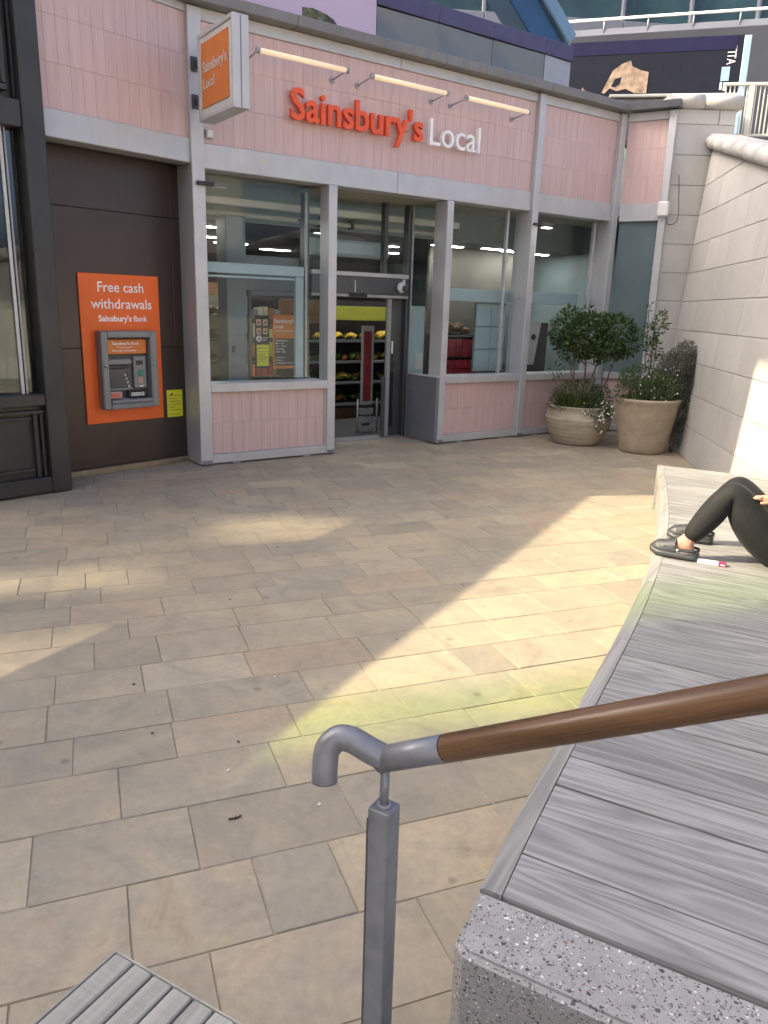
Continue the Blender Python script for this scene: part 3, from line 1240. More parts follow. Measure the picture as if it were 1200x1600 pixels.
# room behind the dark window
box('room_back', FA, -1.75, -.54, 1.5, 1.55, 0, 3.4, 'blue_grey', dk, 0)
box('room_side', FA, -.535, -.50, -.40, 1.5, .0, 3.4, 'charcoal_deep', dk, 0)
box('room_side', FA, -1.79, -1.755, -.45, 1.5, .0, 3.4, 'charcoal', dk, 0)
box('room_floor', FA, -1.75, -.54, -.40, 1.5, .0, .02, 'shop_floor', dk, 0)
box('room_ceiling', FA, -1.75, -.54, -.40, 1.5, 3.36, 3.4, 'dark_ceiling', dk, 0)
box('room_counter', FA, -1.6, -.8, .4, .9, .02, 1.0, 'blue_grey', dk, .01)
box('room_sign', FA, -1.15, -.75, .9, .92, 1.15, 2.0, 'charcoal_deep', dk, .003)

# ------------------------------------------------------------------ shop interior (room)
room = thing('shop_interior', 'lit shop interior room seen through the glass with dark ceiling', 'room', FM @ T(3.5, 4, 0))
box('floor', FM, -.05, 8.2, .96, 8.5, -.05, .004, 'shop_floor', room, 0)
box('floor', FM, -.05, 1.62, .30, .955, -.05, .004, 'shop_floor', room, 0)
box('floor', FM, 3.5, 8.2, .30, .955, -.05, .004, 'shop_floor', room, 0)
box('back_wall', FM, -.1, 8.2, 8.5, 8.6, 0, 4.7, 'room_brown', room, 0)
box('side_wall', FM, -.12, -.06, .47, 8.5, 0, 4.7, 'room_brown', room, 0)
box('side_wall', FM, 8.2, 8.26, .3, 8.5, 0, 4.7, 'teal_wall', room, 0)
box('ceiling', FM, -.06, 8.2, 1.62, 8.5, 2.96, 3.0, 'dark_ceiling', room, 0)
box('bulkhead', FM, -.06, 4.6, 1.60, 1.64, 2.962, 3.5, 'pale_blue', room, 0)
box('bulkhead', FM, 4.6, 8.2, 1.60, 1.64, 2.962, 3.5, 'teal_wall', room, 0)
box('upper_ceiling', FM, -.06, 8.2, .26, 1.6, 3.42, 3.46, 'cream_wall', room, 0)
box('ceiling_beam', FM, -.06, 4.6, 1.1, 1.2, 3.10, 3.19, 'white_paint', room, .01)
tube('ceiling_pipe', [(-.05, 1.35, 3.02), (4.6, 1.35, 3.02)], .035, 'off_white', room, FM)
tube('ceiling_pipe', [(1.9, .98, 3.02), (1.9, 1.3, 3.02), (2.3, 1.5, 2.98)], .015, 'steel_dark', room, FM, 8)
for uu in (2.25, 2.75):
    box('pipe_clip', FM, uu, uu + .05, 1.30, 1.40, 2.97, 3.10, 'steel_dark', room, .004)
# inner pale frames of the windows
box('inner_rail', FM, .03, 1.45, .33, .40, 2.24, 2.36, 'pale_blue', room, .006)
box('inner_rail', FM, .03, 1.33, .34, .39, 2.19, 2.215, 'pale_blue', room, .004)
box('inner_stile', FM, 1.335, 1.45, .34, .40, .975, 2.236, 'pale_blue', room, .006)
box('inner_rail', FM, 3.56, 6.6, .40, .46, 2.02, 2.20, 'pale_blue', room, .006)
box('column', FM, .60, .87, .80, 1.1, .005, 2.95, 'blue_grey', room, .01)
box('switch_plate', FM, .66, .70, .79, .80, 1.28, 1.36, 'black_plastic', room, .002)
box('lobby_frame', FM, .96, 1.00, .93, .98, .005, 2.06, 'steel_dark', room, .004)
box('lobby_frame', FM, 1.002, 1.70, .93, .98, 2.0, 2.06, 'blue_grey', room, .004)
box('lobby_panel', FM, .875, 1.70, .94, .99, 2.065, 2.5, 'blue_grey', room, .004)
for i in range(2):
    for j in range(3):
        box('locker_door', FM, 4.53 + i * .30, 4.82 + i * .30, .50, .53, .98 + j * .34, 1.31 + j * .34, 'pale_blue', room, .004)
box('locker_side', FM, 4.535, 5.14, .532, .57, .975, 2.01, 'teal_wall', room, .004)
box('side_screen', FM, 3.50, 3.78, .82, .85, .3, 1.93, 'pale_blue', room, .006)
box('side_screen_note', FM, 3.62, 3.76, .812, .819, 1.0, 1.25, 'off_white', room, 0)
box('inner_wall', FM, 5.2, 7.5, 2.6, 2.66, .0, 2.95, 'room_tan', room, 0)
box('grey_cupboard', FM, 6.9, 7.2, 2.3, 2.59, .9, 2.1, 'blue_grey', room, .01)
# recessed ceiling lights
for (uu, yy) in ((.45, 2.0), (1.25, 2.5), (.75, 3.9), (1.9, 4.2), (3.2, 2.7), (2.6, 5.2), (4.6, 3.2), (3.9, 6.0), (5.3, 2.25), (5.9, 3.0), (6.3, 2.1), (6.9, 2.25), (7.5, 2.35), (5.6, 4.6), (7.1, 4.3)):
    cl = thing('ceiling_light', 'small white recessed panel light in the dark shop ceiling', 'light', FM @ T(uu, yy, 2.95), 'panel lights in the shop ceiling')
    box('light_frame', FM, uu - .33, uu + .33, yy - .075, yy + .075, 2.948, 2.959, 'white_paint', cl, .002)
    box('diffuser', FM, uu - .31, uu + .31, yy - .06, yy + .06, 2.940, 2.9475, 'lamp_panel', cl, 0)
# air curtain over the door
ac = thing('air_curtain', 'long white air curtain heater above the entrance behind the glass', 'heater', FM @ T(2.5, 1.2, 2.6))
bm = bmesh.new()
prof = [(1.12, 2.58), (1.30, 2.58), (1.36, 2.62), (1.36, 2.80), (1.12, 2.80), (1.08, 2.76), (1.08, 2.62)]
vs2 = add_prism(bm, prof, 0, 1.25)
for vv in vs2:
    y, z, x = vv.co
    vv.co = (2.02 + x, y, z)
fixn(bm)
bm_obj('casing', bm, 'pale_blue', ac, FM)
box('mount_rail', FM, 2.0, 2.9, 1.15, 1.28, 2.805, 2.86, 'steel_dark', ac, .004)

# produce shelving seen through the door
shf = thing('produce_shelf', 'black tiered produce shelving with fruit and vegetables behind the entrance', 'shelf', FM @ T(4.0, 3.1, 0))
box('back_panel', FM, 2.55, 5.3, 3.42, 3.46, .0, 2.0, 'crate_black', shf, 0)
box('header_sign', FM, 3.55, 5.3, 3.20, 3.24, 1.66, 1.90, 'lime_sign', shf, .004)
box('header_sign', FM, 2.55, 3.50, 3.20, 3.24, 1.60, 1.98, 'bread', shf, .004)
LV = (.24, .60, .95, 1.30)
for i, zl in enumerate(LV):
    box('shelf_board', FM, 2.55, 5.3, 2.72 + i * .09, 3.42, zl, zl + .03, 'crate_black', shf, .004)
    box('price_strip', FM, 2.55, 5.3, 2.70 + i * .09, 2.718 + i * .09, zl - .01, zl + .035, 'atm_grey', shf, .002)
box('base', FM, 2.55, 5.3, 2.75, 3.42, .005, .2, 'bread', shf, .004)
rp = random.Random(8)


def blob_mesh(name, sx, sy, sz, jit, seed):
    bm = bmesh.new()
    bmesh.ops.create_icosphere(bm, subdivisions=2, radius=1)
    r = random.Random(seed)
    for vv in bm.verts:
        k = 1 + r.uniform(-jit, jit)
        vv.co = (vv.co.x * sx * k, vv.co.y * sy * k, vv.co.z * sz * k)
    me = bpy.data.meshes.new(name)
    bm.to_mesh(me)
    bm.free()
    return me


def banana_mesh():
    bm = bmesh.new()
    for k in range(5):
        a = -.5 + k * .25
        pts = []
        for i in range(7):
            t = i / 6
            pts.append((.16 * (t - .5) * 1.5, -.02 + a * .16 * (1 - t * .4), .05 + .07 * math.sin(t * 2.6) + .01 * k))
        add_tube(bm, pts, [.006, .017, .02, .021, .02, .016, .005], 7)
    fixn(bm)
    me = bpy.data.meshes.new('banana_bunch')
    bm.to_mesh(me)
    bm.free()
    me.materials.append(MATS['banana'])
    for p in me.polygons:
        p.use_smooth = True
    return me


ban = banana_mesh()
for i in range(13):
    lv = (3, 3, 3, 3, 3, 3, 1, 1, 1, 1, 3, 3, 3)[i]
    uu = 2.95 + (i % 7) * .33 + rp.uniform(-.05, .05)
    o = mesh_obj('banana_bunch', ban, None, None, FM @ T(uu, 2.95 + lv * .05 + rp.uniform(-.05, .05), LV[lv] + .01) @ RZ(rp.uniform(-.8, .8)) @ Matrix.Scale(rp.uniform(.75, 1.0), 4))
    tag(o, 'yellow banana bunch on the %s produce shelf inside the door' % ('lowest', 'second lowest', 'second highest', 'top')[lv], 'bananas', 'bananas on the %s shelf' % ('lowest', 'second lowest', 'second highest', 'top')[lv])
vm = [blob_mesh('vegetable', .062 + .02 * (s_ % 2), .042, .042, .20, s_) for s_ in range(4)]
for i in range(110):
    lv = rp.choice((0, 1, 1, 2, 2, 2, 3))
    uu = 2.8 + rp.random() * 2.3
    mt = ('greens', 'greens', 'orange_veg', 'greens')[i % 4]
    if not vm[i % 4].materials:
        vm[i % 4].materials.append(MATS[mt])
    o = mesh_obj('vegetable', vm[i % 4], None, None, FM @ T(uu, 2.86 + lv * .09 + rp.random() * .3, LV[lv] + .06 + rp.random() * .06) @ RZ(rp.random() * 6) @ Matrix.Scale(rp.uniform(.8, 1.3), 4), True)
    lvn, kn_ = ('lowest', 'second lowest', 'second highest', 'top')[lv], ('green', 'orange')[mt == 'orange_veg']
    tag(o, 'loose %s vegetable on the %s produce shelf inside the door' % (kn_, lvn), 'vegetable', '%s vegetables on the %s shelf' % (kn_, lvn))

# bread shelving behind the left window
brk = thing('bakery_shelf', 'shelving of brown baked goods behind the left shop window', 'shelf', FM @ T(1.1, 2.0, 0))
box('back_panel', FM, .55, 1.65, 2.45, 2.5, .0, 2.0, 'cream_wall', brk, 0)
for i in range(5):
    box('shelf_board', FM, .55, 1.65, 1.9, 2.45, .35 + i * .34, .37 + i * .34, 'steel_dark', brk, .003)
bmk = [blob_mesh('bread_loaf', .10, .07, .06, .12, 20 + s_) for s_ in range(2)]
for me in bmk:
    me.materials.append(MATS['bread'])
for i in range(5):
    for j in range(4):
        o = mesh_obj('bread_loaf', bmk[(i + j) % 2], None, None, FM @ T(.68 + j * .22 + rp.uniform(-.03, .03), 2.1, .43 + i * .34) @ RZ(rp.uniform(-.6, .6)) @ Matrix.Scale(1.15, 4), True)
        rn_ = ('bottom', 'second', 'middle', 'fourth', 'top')[i]
        tag(o, 'brown loaf on the %s bakery shelf behind the left window' % rn_, 'bread', 'loaves on the %s bakery shelf' % rn_)
# grocery shelving deeper in the shop
gs = thing('grocery_shelf', 'dark grocery shelving with rows of small packets seen through the left window', 'shelf', FM @ T(2.0, 3.3, 0))
box('back_panel', FM, 1.2, 2.54, 3.5, 3.54, .0, 2.1, 'crate_black', gs, 0)
box('header_sign', FM, 2.0, 2.54, 3.3, 3.34, 1.95, 2.2, 'crate_black', gs, .004)
box('header_sign', FM, 1.35, 1.85, 3.3, 3.34, 1.95, 2.2, 'bread', gs, .004)
for i in range(6):
    box('shelf_board', FM, 1.2, 2.54, 3.1, 3.5, .10 + i * .31, .12 + i * .31, 'steel_dark', gs, .003)
pk_cols = ('orange_veg', 'red_box', 'lime_sign', 'cream_wall', 'blue_grey', 'orange_sign', 'bread')
pk_name = ('orange', 'red', 'lime', 'cream', 'blue-grey', 'bright orange', 'brown')
for i in range(6):
    x = 1.24
    while x < 2.44:
        w_ = rp.uniform(.07, .13)
        ci = rp.randrange(7)
        h_ = rp.uniform(.13, .24)
        o = box('packet', FM, x, x + w_ - .008, 3.12, 3.3, .121 + i * .31, .121 + i * .31 + h_, pk_cols[ci], None, .003)
        rn_ = ('lowest', 'second lowest', 'third', 'fourth', 'fifth', 'top')[i]
        tag(o, 'small %s packet on the %s grocery shelf behind the left window' % (pk_name[ci], rn_), 'packet', '%s packets on the %s grocery shelf' % (pk_name[ci], rn_))
        x += w_
# red cartons on a black rack
rk = thing('display_rack', 'black display rack holding red cartons behind the right shop window', 'rack', FM @ T(5.0, 1.6, 0))
box('back_panel', FM, 4.62, 5.35, 1.80, 1.83, .0, 1.5, 'crate_black', rk, 0)
for zz in (.62, .80, 1.14, 1.47):
    box('shelf_board', FM, 4.62, 5.35, 1.40, 1.80, zz - .02, zz, 'crate_black', rk, .003)
for xx in (4.60, 5.35):
    box('side_panel', FM, xx, xx + .02, 1.40, 1.83, .0, 1.5, 'steel_dark', rk, .003)
for zz, rn_ in ((.80, 'bottom'), (.945, 'second'), (1.14, 'third'), (1.285, 'top')):
    for i in range(5):
        o = box('red_carton', FM, 4.63 + i * .143, 4.765 + i * .143, 1.42, 1.6, zz + .001, zz + .138, 'red_box', None, .004)
        tag(o, 'small red carton in the %s row of the rack behind the right window' % rn_, 'carton', 'red cartons in the %s row' % rn_)
for i in range(7):
    o = mesh_obj('bread_loaf', bmk[i % 2], None, None, FM @ T(4.7 + i * .09, 1.6 + (i % 2) * .08, 1.55 + (i % 3) * .04) @ RZ(i), True)
    tag(o, 'brown packet heaped on top of the red carton rack', 'bread', 'packets on top of the carton rack')
# self-service machine in the bay next to the plants
mc = thing('service_machine', 'black machine with sloping white face on the sill inside the right bay', 'machine', FM @ T(6.3, 1.0, .9))
bm = bmesh.new()
add_prism(bm, [(1.0, .9), (1.35, .9), (1.35, 1.72), (1.0, 1.72)], 6.16, 6.60)
for vv in bm.verts:
    y, z, x = vv.co
    vv.co = (x, y, z)
fixn(bm)
bm_obj('casing', bm, 'black_plastic', mc, FM)
bm = bmesh.new()
add_prism(bm, [(6.14, 1.02), (6.30, 1.02), (6.42, 1.74), (6.14, 1.74)], .985, .998, 'y')
fixn(bm)
fc = bm_obj('face_plate', bm, 'off_white', mc, FM)
disc('face_button', (6.25, .984, 1.48), (0, -1, 0), .05, .012, 'black_plastic', fc, FM)
box('counter', FM, 5.9, 6.7, .9, 1.4, .84, .899, 'crate_black', mc, .005)
# security gate inside the door
gt = thing('security_gate', 'upright anti-theft gate with dark red panel just inside the entrance', 'gate', FM @ T(3.14, 1.4, 0))
GS = Matrix.Rotation(rad(2.5), 4, 'Y')
FGt = FM @ T(3.14, 1.4, 0)
box('frame', FGt, -.11, .11, -.02, .02, .42, 1.62, 'steel', gt, .01)
box('red_panel', FGt, -.08, .06, -.026, -.021, .48, 1.54, 'gate_red', gt, 0)
for i, zz in enumerate((.0, .14, .27)):
    box('foot_block', FGt, -.10, .10, -.05, .05, zz, zz + .10, 'steel', gt, .006)
box('spine', FGt, -.06, .06, -.02, .02, .10, .42, 'steel_dark', gt, .003)
for sx in (-.17, .19):
    tube('guard_post', [(sx, -.02, 0), (sx, -.02, .52)], .016, 'steel', gt, FGt, 10)

# posters in the left window
pb = thing('notice_board', 'black notice strip with pink icons and yellow notice in the left window', 'notice', FM @ T(1.12, .9, 1.06))
box('board', FM, 1.03, 1.235, .902, .91, 1.06, 1.75, 'crate_black', pb, .002)
for i in range(2):
    for j in range(2):
        ic = box('icon_tile', FM, 1.05 + i * .095, 1.115 + i * .095, .899, .9018, 1.62 - j * .115, 1.70 - j * .115, 'pink_card', pb, 0)
        box('icon_mark', FM, 1.068 + i * .095, 1.098 + i * .095, .898, .8988, 1.64 - j * .115, 1.67 - j * .115, 'ink', ic, 0)
em = disc('round_emblem', (1.085, .9018, 1.45), (0, -1, 0), .042, .003, 'off_white', pb, FM, 24)
bm = bmesh.new()
add_prism(bm, [(1.058, 1.435), (1.11, 1.435), (1.10, 1.45), (1.085, 1.455), (1.092, 1.475), (1.078, 1.475), (1.075, 1.448)], .8975, .8985, 'y')
fixn(bm)
bm_obj('emblem_mark', bm, 'ink', em, FM)
for j in range(2):
    box('caption_line', FM, 1.14, 1.215 - j * .02, .899, .9018, 1.455 - j * .03, 1.467 - j * .03, 'off_white', pb, 0)
yn = box('yellow_notice', FM, 1.05, 1.225, .8965, .9, 1.09, 1.37, 'yellow_paper', pb, 0)
box('notice_line', FM, 1.12, 1.20, .8945, .896, 1.32, 1.328, 'ink', yn, 0)
bm = bmesh.new()
add_prism(bm, [(1.068, 1.315), (1.105, 1.325), (1.10, 1.345), (1.085, 1.335), (1.07, 1.33)], .8945, .896, 'y')
fixn(bm)
bm_obj('notice_emblem', bm, 'ink', yn, FM)
for j in range(6):
    box('notice_line', FM, 1.07, 1.205 - (j % 3) * .02, .8945, .896, 1.28 - j * .027, 1.285 - j * .027, 'ink', yn, 0)
op = thing('opening_hours_poster', 'orange opening hours poster with dark text panel in the left window', 'poster', FM @ T(1.46, .9, 1.06))
box('sheet', FM, 1.29, 1.64, .905, .912, 1.05, 1.76, 'orange_sign', op, .002)
box('dark_panel', FM, 1.315, 1.615, .902, .9045, 1.09, 1.45, 'ink', op, 0)
text('lettering', "Sainsbury's", FM, 1.31, 1.62, 1.655, .055, .9045, 'letter_white', op, .012)
text('lettering', "Local", FM, 1.31, 1.44, 1.585, .05, .9045, 'letter_white', op)
box('caption_line', FM, 1.315, 1.59, .903, .9045, 1.545, 1.555, 'off_white', op, 0)
for ln, (s_, w_) in enumerate((("Opening hours", .18), ("Mon - Sat", .12), ("7am - 11pm", .15), ("Sunday", .13), ("11am - 5pm", .15), ("", 0), ("Collect at", .15), ("Bakery", .1), ("Collection times", .26))):
    if s_:
        text('lettering', s_, FM, 1.33, 1.33 + w_, 1.415 - ln * .037, .02, .9018, 'letter_white', op, .006)

# ------------------------------------------------------------------ signs on the shop front
sg = thing('shop_sign', "raised red-orange and white letters reading Sainsbury's Local on the pink fascia", 'sign', FM @ T(2.4, -.03, 3.93))


def sign_letters(s, x0, x1, zb, cap, mat, bold):
    bm = fit_text(text_bm(s, bold), x0, x1, zb, cap, -.03, .055)
    bm.verts.ensure_lookup_table()
    seen, isl = set(), []
    for v0 in bm.verts:
        if v0.index in seen:
            continue
        st, comp = [v0], []
        seen.add(v0.index)
        while st:
            a = st.pop()
            comp.append(a)
            for e in a.link_edges:
                b = e.other_vert(a)
                if b.index not in seen:
                    seen.add(b.index)
                    st.append(b)
        isl.append(comp)
    cl = []
    for comp in sorted(isl, key=lambda c: min(v.co.x for v in c)):
        a, b = min(v.co.x for v in comp), max(v.co.x for v in comp)
        if cl and min(b, cl[-1][1]) - max(a, cl[-1][0]) > .5 * min(b - a, cl[-1][1] - cl[-1][0]):
            cl[-1] = (min(a, cl[-1][0]), max(b, cl[-1][1]), cl[-1][2] + comp)
        else:
            cl.append((a, b, comp))
    for a, b, comp in cl:
        keep = set(v.index for v in comp)
        me = bpy.data.meshes.new('letter')
        idx = {v.index: i for i, v in enumerate(comp)}
        faces = [[idx[v.index] for v in f.verts] for f in bm.faces if f.verts[0].index in keep]
        me.from_pydata([v.co[:] for v in comp], [], faces)
        o = mesh_obj('letter', me, mat, sg, FM)
        tube('fixing', [((a + b) / 2, -.032, zb + .1), ((a + b) / 2, .03, zb + .1)], .006, 'steel', o, FM, 6)
    bm.free()


sign_letters("Sainsbury's", 1.05, 2.94, 3.955, .325, 'letter_orange', .017)
sign_letters("Local", 3.05, 3.90, 3.935, .32, 'letter_white', .0)

# hanging lightbox sign
ls = thing('projecting_sign', "grey box sign with orange face projecting from the post, reading Sainsbury's Local", 'sign', FM @ T(-.04, -.3, 3.68))
SX0, SX1, SY0, SY1, SZ0, SZ1 = -.14, .03, -1.17, -.30, 3.70, 4.50
box('case', FM, SX0 + .012, SX1 - .012, SY0 + .03, SY1 - .03, SZ0 + .03, SZ1 - .03, 'off_white', ls, .006)
for nm, a in (('case_edge', (SX0, SX1, SY0, SY0 + .04, SZ0, SZ1)), ('case_edge', (SX0, SX1, SY1 - .04, SY1, SZ0, SZ1)),
              ('case_edge', (SX0, SX1, SY0 + .041, SY1 - .041, SZ0, SZ0 + .04)), ('case_edge', (SX0, SX1, SY0 + .041, SY1 - .041, SZ1 - .04, SZ1))):
    box(nm, FM, *a, 'frame', ls, .004)
box('end_groove', FM, -.06, -.05, SY0 - .004, SY0 - .0005, SZ0 + .01, SZ1 - .01, 'frame_side', ls, 0)
fo = box('orange_face', FM, SX0 + .004, SX0 + .011, SY0 + .11, SY1 - .09, SZ0 + .11, SZ1 - .10, 'orange_sign', ls, 0)
# lettering on the face that looks along the front (towards -x)
FS = FM @ T(SX0 + .004, SY1 - .11, 0) @ RZ(rad(-90))
text('lettering', "Sainsbury's", FS, .03, .61, 4.13, .10, -.001, 'off_white', fo, .004)
text('lettering', "Local", FS, .03, .31, 3.98, .10, -.001, 'off_white', fo)
for zz in (3.92, 4.28):
    box('bracket', FM, -.08, -.03, SY1, -.03, zz, zz + .06, 'steel_dark', ls, .004)
    box('bracket_plate', FM, -.11, .0, -.05, -.031, zz - .04, zz + .10, 'steel_dark', ls, .004)

# tube lights above the lettering
for (a, b), lab in zip(((.52, 1.67), (1.98, 3.14), (3.42, 4.56)), ('nearest the hanging box sign', 'in the middle of the row', 'nearest the right end of the fascia')):
    tl_ = thing('fascia_light', 'slim warm tube light on arms over the lettering, ' + lab, 'light', FM @ T((a + b) / 2, -.3, 4.5), 'tube lights on the fascia')
    tube('tube', [(a + .03, -.3, 4.5), (b - .03, -.3, 4.5)], .027, 'tube_glow', tl_, FM, 14)
    for e_, sgn in ((a, 1), (b, -1)):
        tube('end_cap', [(e_, -.3, 4.5), (e_ + .035 * sgn, -.3, 4.5)], .034, 'steel', tl_, FM, 14)
        tube('arm', [(e_ + .02 * sgn, -.28, 4.495), (e_ + .02 * sgn, .03, 4.46)], .009, 'steel', tl_, FM, 8)
        tube('arm_plate', [(e_ + .02 * sgn, .012, 4.462), (e_ + .02 * sgn, .028, 4.462)], .032, 'steel', tl_, FM, 12)

# small fittings
o = thing('junction_box', 'small off-white box at the lower left corner of the fascia', 'box', FM @ T(.09, 0, 3.62))
box('housing', FM, .05, .125, -.035, .029, 3.62, 3.705, 'off_white', o, .008)
box('lid', FM, .06, .115, -.041, -.0355, 3.63, 3.695, 'white_paint', o, .003)
o = thing('door_sensor', 'small black arm fitting on the tall post beside the left window', 'fitting', FM @ T(0, -.05, 3.14))
box('arm', FM, -.09, .10, -.09, -.031, 3.13, 3.17, 'black_plastic', o, .004)
box('blade', FM, .102, .24, -.08, -.07, 3.12, 3.135, 'glass_dark', o, 0)
o = thing('post_downlight', 'small box downlight on the post between the right windows', 'light', FM @ T(5.2, -.1, 3.1))
box('body', FM, 5.13, 5.34, -.14, -.02, 3.10, 3.17, 'steel_dark', o, .006)
box('lens', FM, 5.22, 5.33, -.13, -.03, 3.094, 3.0995, 'lamp_panel', o, 0)
box('bracket', FM, 5.02, 5.129, -.10, -.051, 3.12, 3.15, 'steel_dark', o, .003)
o = thing('wifi_box', 'white rounded wireless box on the last post, its cable hanging beside it', 'box', F6 @ T(L6, -.05, 3.35))
box('housing', F6, L6 - .08, L6 + .09, -.09, -.021, 3.36, 3.58, 'white_paint', o, .025)
cab = spline([(L6 + .06, -.03, 3.36), (L6 + .10, -.02, 3.25), (L6 + .22, .02, 3.32), (L6 + .20, .0, 3.7), (L6 + .17, .0, 3.95)], 6)
tube('cable', cab, .006, 'black_plastic', o, F6, 6)
o = box('sticker', FM, .72, .75, -.0015, -.0003, 3.46, 3.475, 'yellow_paper', None, 0)
tag(o, 'tiny yellow sticker on the grey band over the left window', 'sticker')

# ------------------------------------------------------------------ cash machine
po = thing('cash_poster', "orange surround panel reading Free cash withdrawals Sainsbury's Bank", 'poster', FA @ T(.65, -.02, .56))
box('panel', FA, .17, 1.13, -.022, -.001, .56, 2.16, 'orange', po, .004)
for (x0, x1, z0, z1) in ((.27, .274, .64, 1.62), (.27, 1.05, .640, .644)):
    box('panel_seam', FA, x0, x1, -.0235, -.0222, z0, z1, 'letter_orange', po, 0)
text('lettering', 'Free cash', FA, .385, .935, 1.975, .105, -.022, 'letter_white', po, .004)
text('lettering', 'withdrawals', FA, .30, 1.03, 1.80, .105, -.022, 'letter_white', po, .004)
text('lettering', "Sainsbury's", FA, .375, .77, 1.665, .062, -.022, 'letter_white', po, .022)
text('lettering', 'Bank', FA, .80, .965, 1.665, .062, -.022, 'letter_white', po, .006)

am = thing('cash_machine', 'grey bank cash machine set in the orange surround panel', 'cash machine', FA @ T(.66, -.02, .72))
X0, X1, Z0, Z1 = .315, 1.0, .72, 1.565
YF, YB = -.15, -.023
box('frame_side', FA, X0, X0 + .085, YF, YB, Z0, Z1, 'atm_grey', am, .012)
box('frame_side', FA, X1 - .085, X1, YF, YB, Z0, Z1, 'atm_grey', am, .012)
box('frame_top', FA, X0 + .086, X1 - .086, YF, YB, Z1 - .07, Z1, 'atm_grey', am, .008)
box('frame_bottom', FA, X0 + .086, X1 - .086, YF, YB, Z0, Z0 + .06, 'atm_grey', am, .008)
box('recess_back', FA, X0 + .086, X1 - .086, -.04, YB, Z0 + .061, Z1 - .071, 'atm_dark', am, 0)
hs = box('header_sign', FA, X0 + .10, X1 - .10, -.085, -.06, 1.315, 1.475, 'orange_sign', am, .006)
text('lettering', "Sainsbury's", FA, .48, .69, 1.415, .034, -.0855, 'letter_white', hs, .015)
text('lettering', "Bank", FA, .71, .81, 1.415, .034, -.0855, 'letter_white', hs, 0)
bm = bmesh.new()
add_tube(bm, [(.53 + .2 * t / 8, -.0865, 1.395 - .012 * math.sin(math.pi * t / 8)) for t in range(9)], .003, 6)
bm_obj('swoosh', bm, 'letter_white', hs, FA)
text('lettering', "Free cash withdrawals", FA, .48, .77, 1.345, .018, -.0855, 'letter_white', hs, .01)
box('hood', FA, X0 + .09, .70, -.10, -.045, 1.20, 1.265, 'atm_grey', am, .01)
box('hood_lip', FA, X0 + .09, .68, -.09, -.045, 1.165, 1.19, 'atm_dark', am, .006)
sc_ = box('screen', FA, X0 + .09, .66, -.056, -.042, .945, 1.155, 'screen_glass', am, .004)
box('screen_bezel', FA, X0 + .09, .72, -.062, -.0415, .918, .943, 'atm_grey', am, .004)
for i in range(4):
    disc('side_key', (.625 + i * .014, -.057, 1.085 - i * .042), (0, -1, 0), .015, .012, 'steel', am, FA, 12)
con = box('console', FA, .735, .895, -.075, -.041, .93, 1.29, 'atm_grey', am, .012)
box('card_slot', FA, .76, .85, -.079, -.0755, 1.19, 1.24, 'black_plastic', con, .003)
disc('green_light', (.815, -.076, 1.10), (0, -1, 0), .038, .01, 'green_lamp', con, FA, 20)
box('console_label', FA, .79, .84, -.078, -.0755, .985, 1.05, 'pink_card', con, 0)
box('console_mark', FA, .795, .845, -.078, -.0755, .945, .962, 'white_paint', con, 0)
lb = box('cash_label', FA, X0 + .092, .575, -.075, -.045, .83, .905, 'pink_card', am, .004)
box('label_line', FA, .44, .54, -.0765, -.0755, .855, .875, 'letter_orange', lb, 0)
kp = box('keypad', FA, .64, .87, -.10, -.05, .835, .905, 'black_plastic', am, .006)
for i in range(6):
    for j in range(2):
        box('key', FA, .672 + i * .028, .694 + i * .028, -.104, -.1005, .85 + j * .022, .867 + j * .022, 'white_paint', kp, .001)
tr = box('tray', FA, X0 + .09, X1 - .09, -.158, -.05, .782, .822, 'atm_grey', am, .008)
box('receipt_mark', FA, .56, .66, -.1, -.07, .8225, .824, 'off_white', tr, 0)
for xx in (X0 + .04, X1 - .04):
    bm = bmesh.new()
    bmesh.ops.create_uvsphere(bm, u_segments=16, v_segments=10, radius=.024)
    bm_obj('mirror_dome', bm, 'steel', am, FA @ T(xx, YF - .002, 1.20), True)

yl = thing('yellow_notice', 'yellow paper notice stuck on the bronze panel right of the cash machine', 'notice', FA @ T(1.3, -.01, .55))
box('sheet', FA, 1.19, 1.405, -.006, -.001, .555, .875, 'yellow_paper', yl, 0)
bm = bmesh.new()
add_prism(bm, [(1.225, .80), (1.275, .815), (1.27, .845), (1.25, .835), (1.24, .82), (1.228, .815)], -.0075, -.0065, 'y')
fixn(bm)
bm_obj('emblem', bm, 'ink', yl, FA)
for j, (a, b) in enumerate(((1.29, 1.38), (1.22, 1.33), (1.22, 1.37), (1.22, 1.36), (1.22, 1.30), (1.22, 1.375), (1.22, 1.35))):
    box('text_line', FA, a, b, -.0075, -.0065, .805 - j * .034 - (.02 if j > 5 else 0), .811 - j * .034 - (.02 if j > 5 else 0), 'ink', yl, 0)

# ================================================================== ABOVE AND BEHIND THE SHOP
UB = 1.0
bb = thing('lilac_billboard', 'lilac billboard with a dark printed shape above the left of the fascia', 'billboard', FM @ T(1.7, UB, 4.9))
box('panel', FM, -.6, 2.90, UB, UB + .08, 4.87, 6.4, 'lilac', bb, .004)
bm = bmesh.new()
cu_ = [(1.78, 4.9), (1.78, 5.50), (1.93, 5.52), (2.08, 5.50), (2.22, 5.44), (2.32, 5.34), (2.36, 5.22), (2.36, 4.9)]
add_prism(bm, cu_, UB - .004, UB - .001, 'y')
fixn(bm)
bm_obj('dark_print', bm, 'foliage_print', bb, FM)
bm = bmesh.new()
add_prism(bm, [(2.10, 5.50), (2.24, 5.45), (2.34, 5.35), (2.39, 5.22), (2.41, 4.9), (2.35, 4.9), (2.34, 5.2), (2.28, 5.33), (2.18, 5.42)], UB - .008, UB - .005, 'y')
fixn(bm)
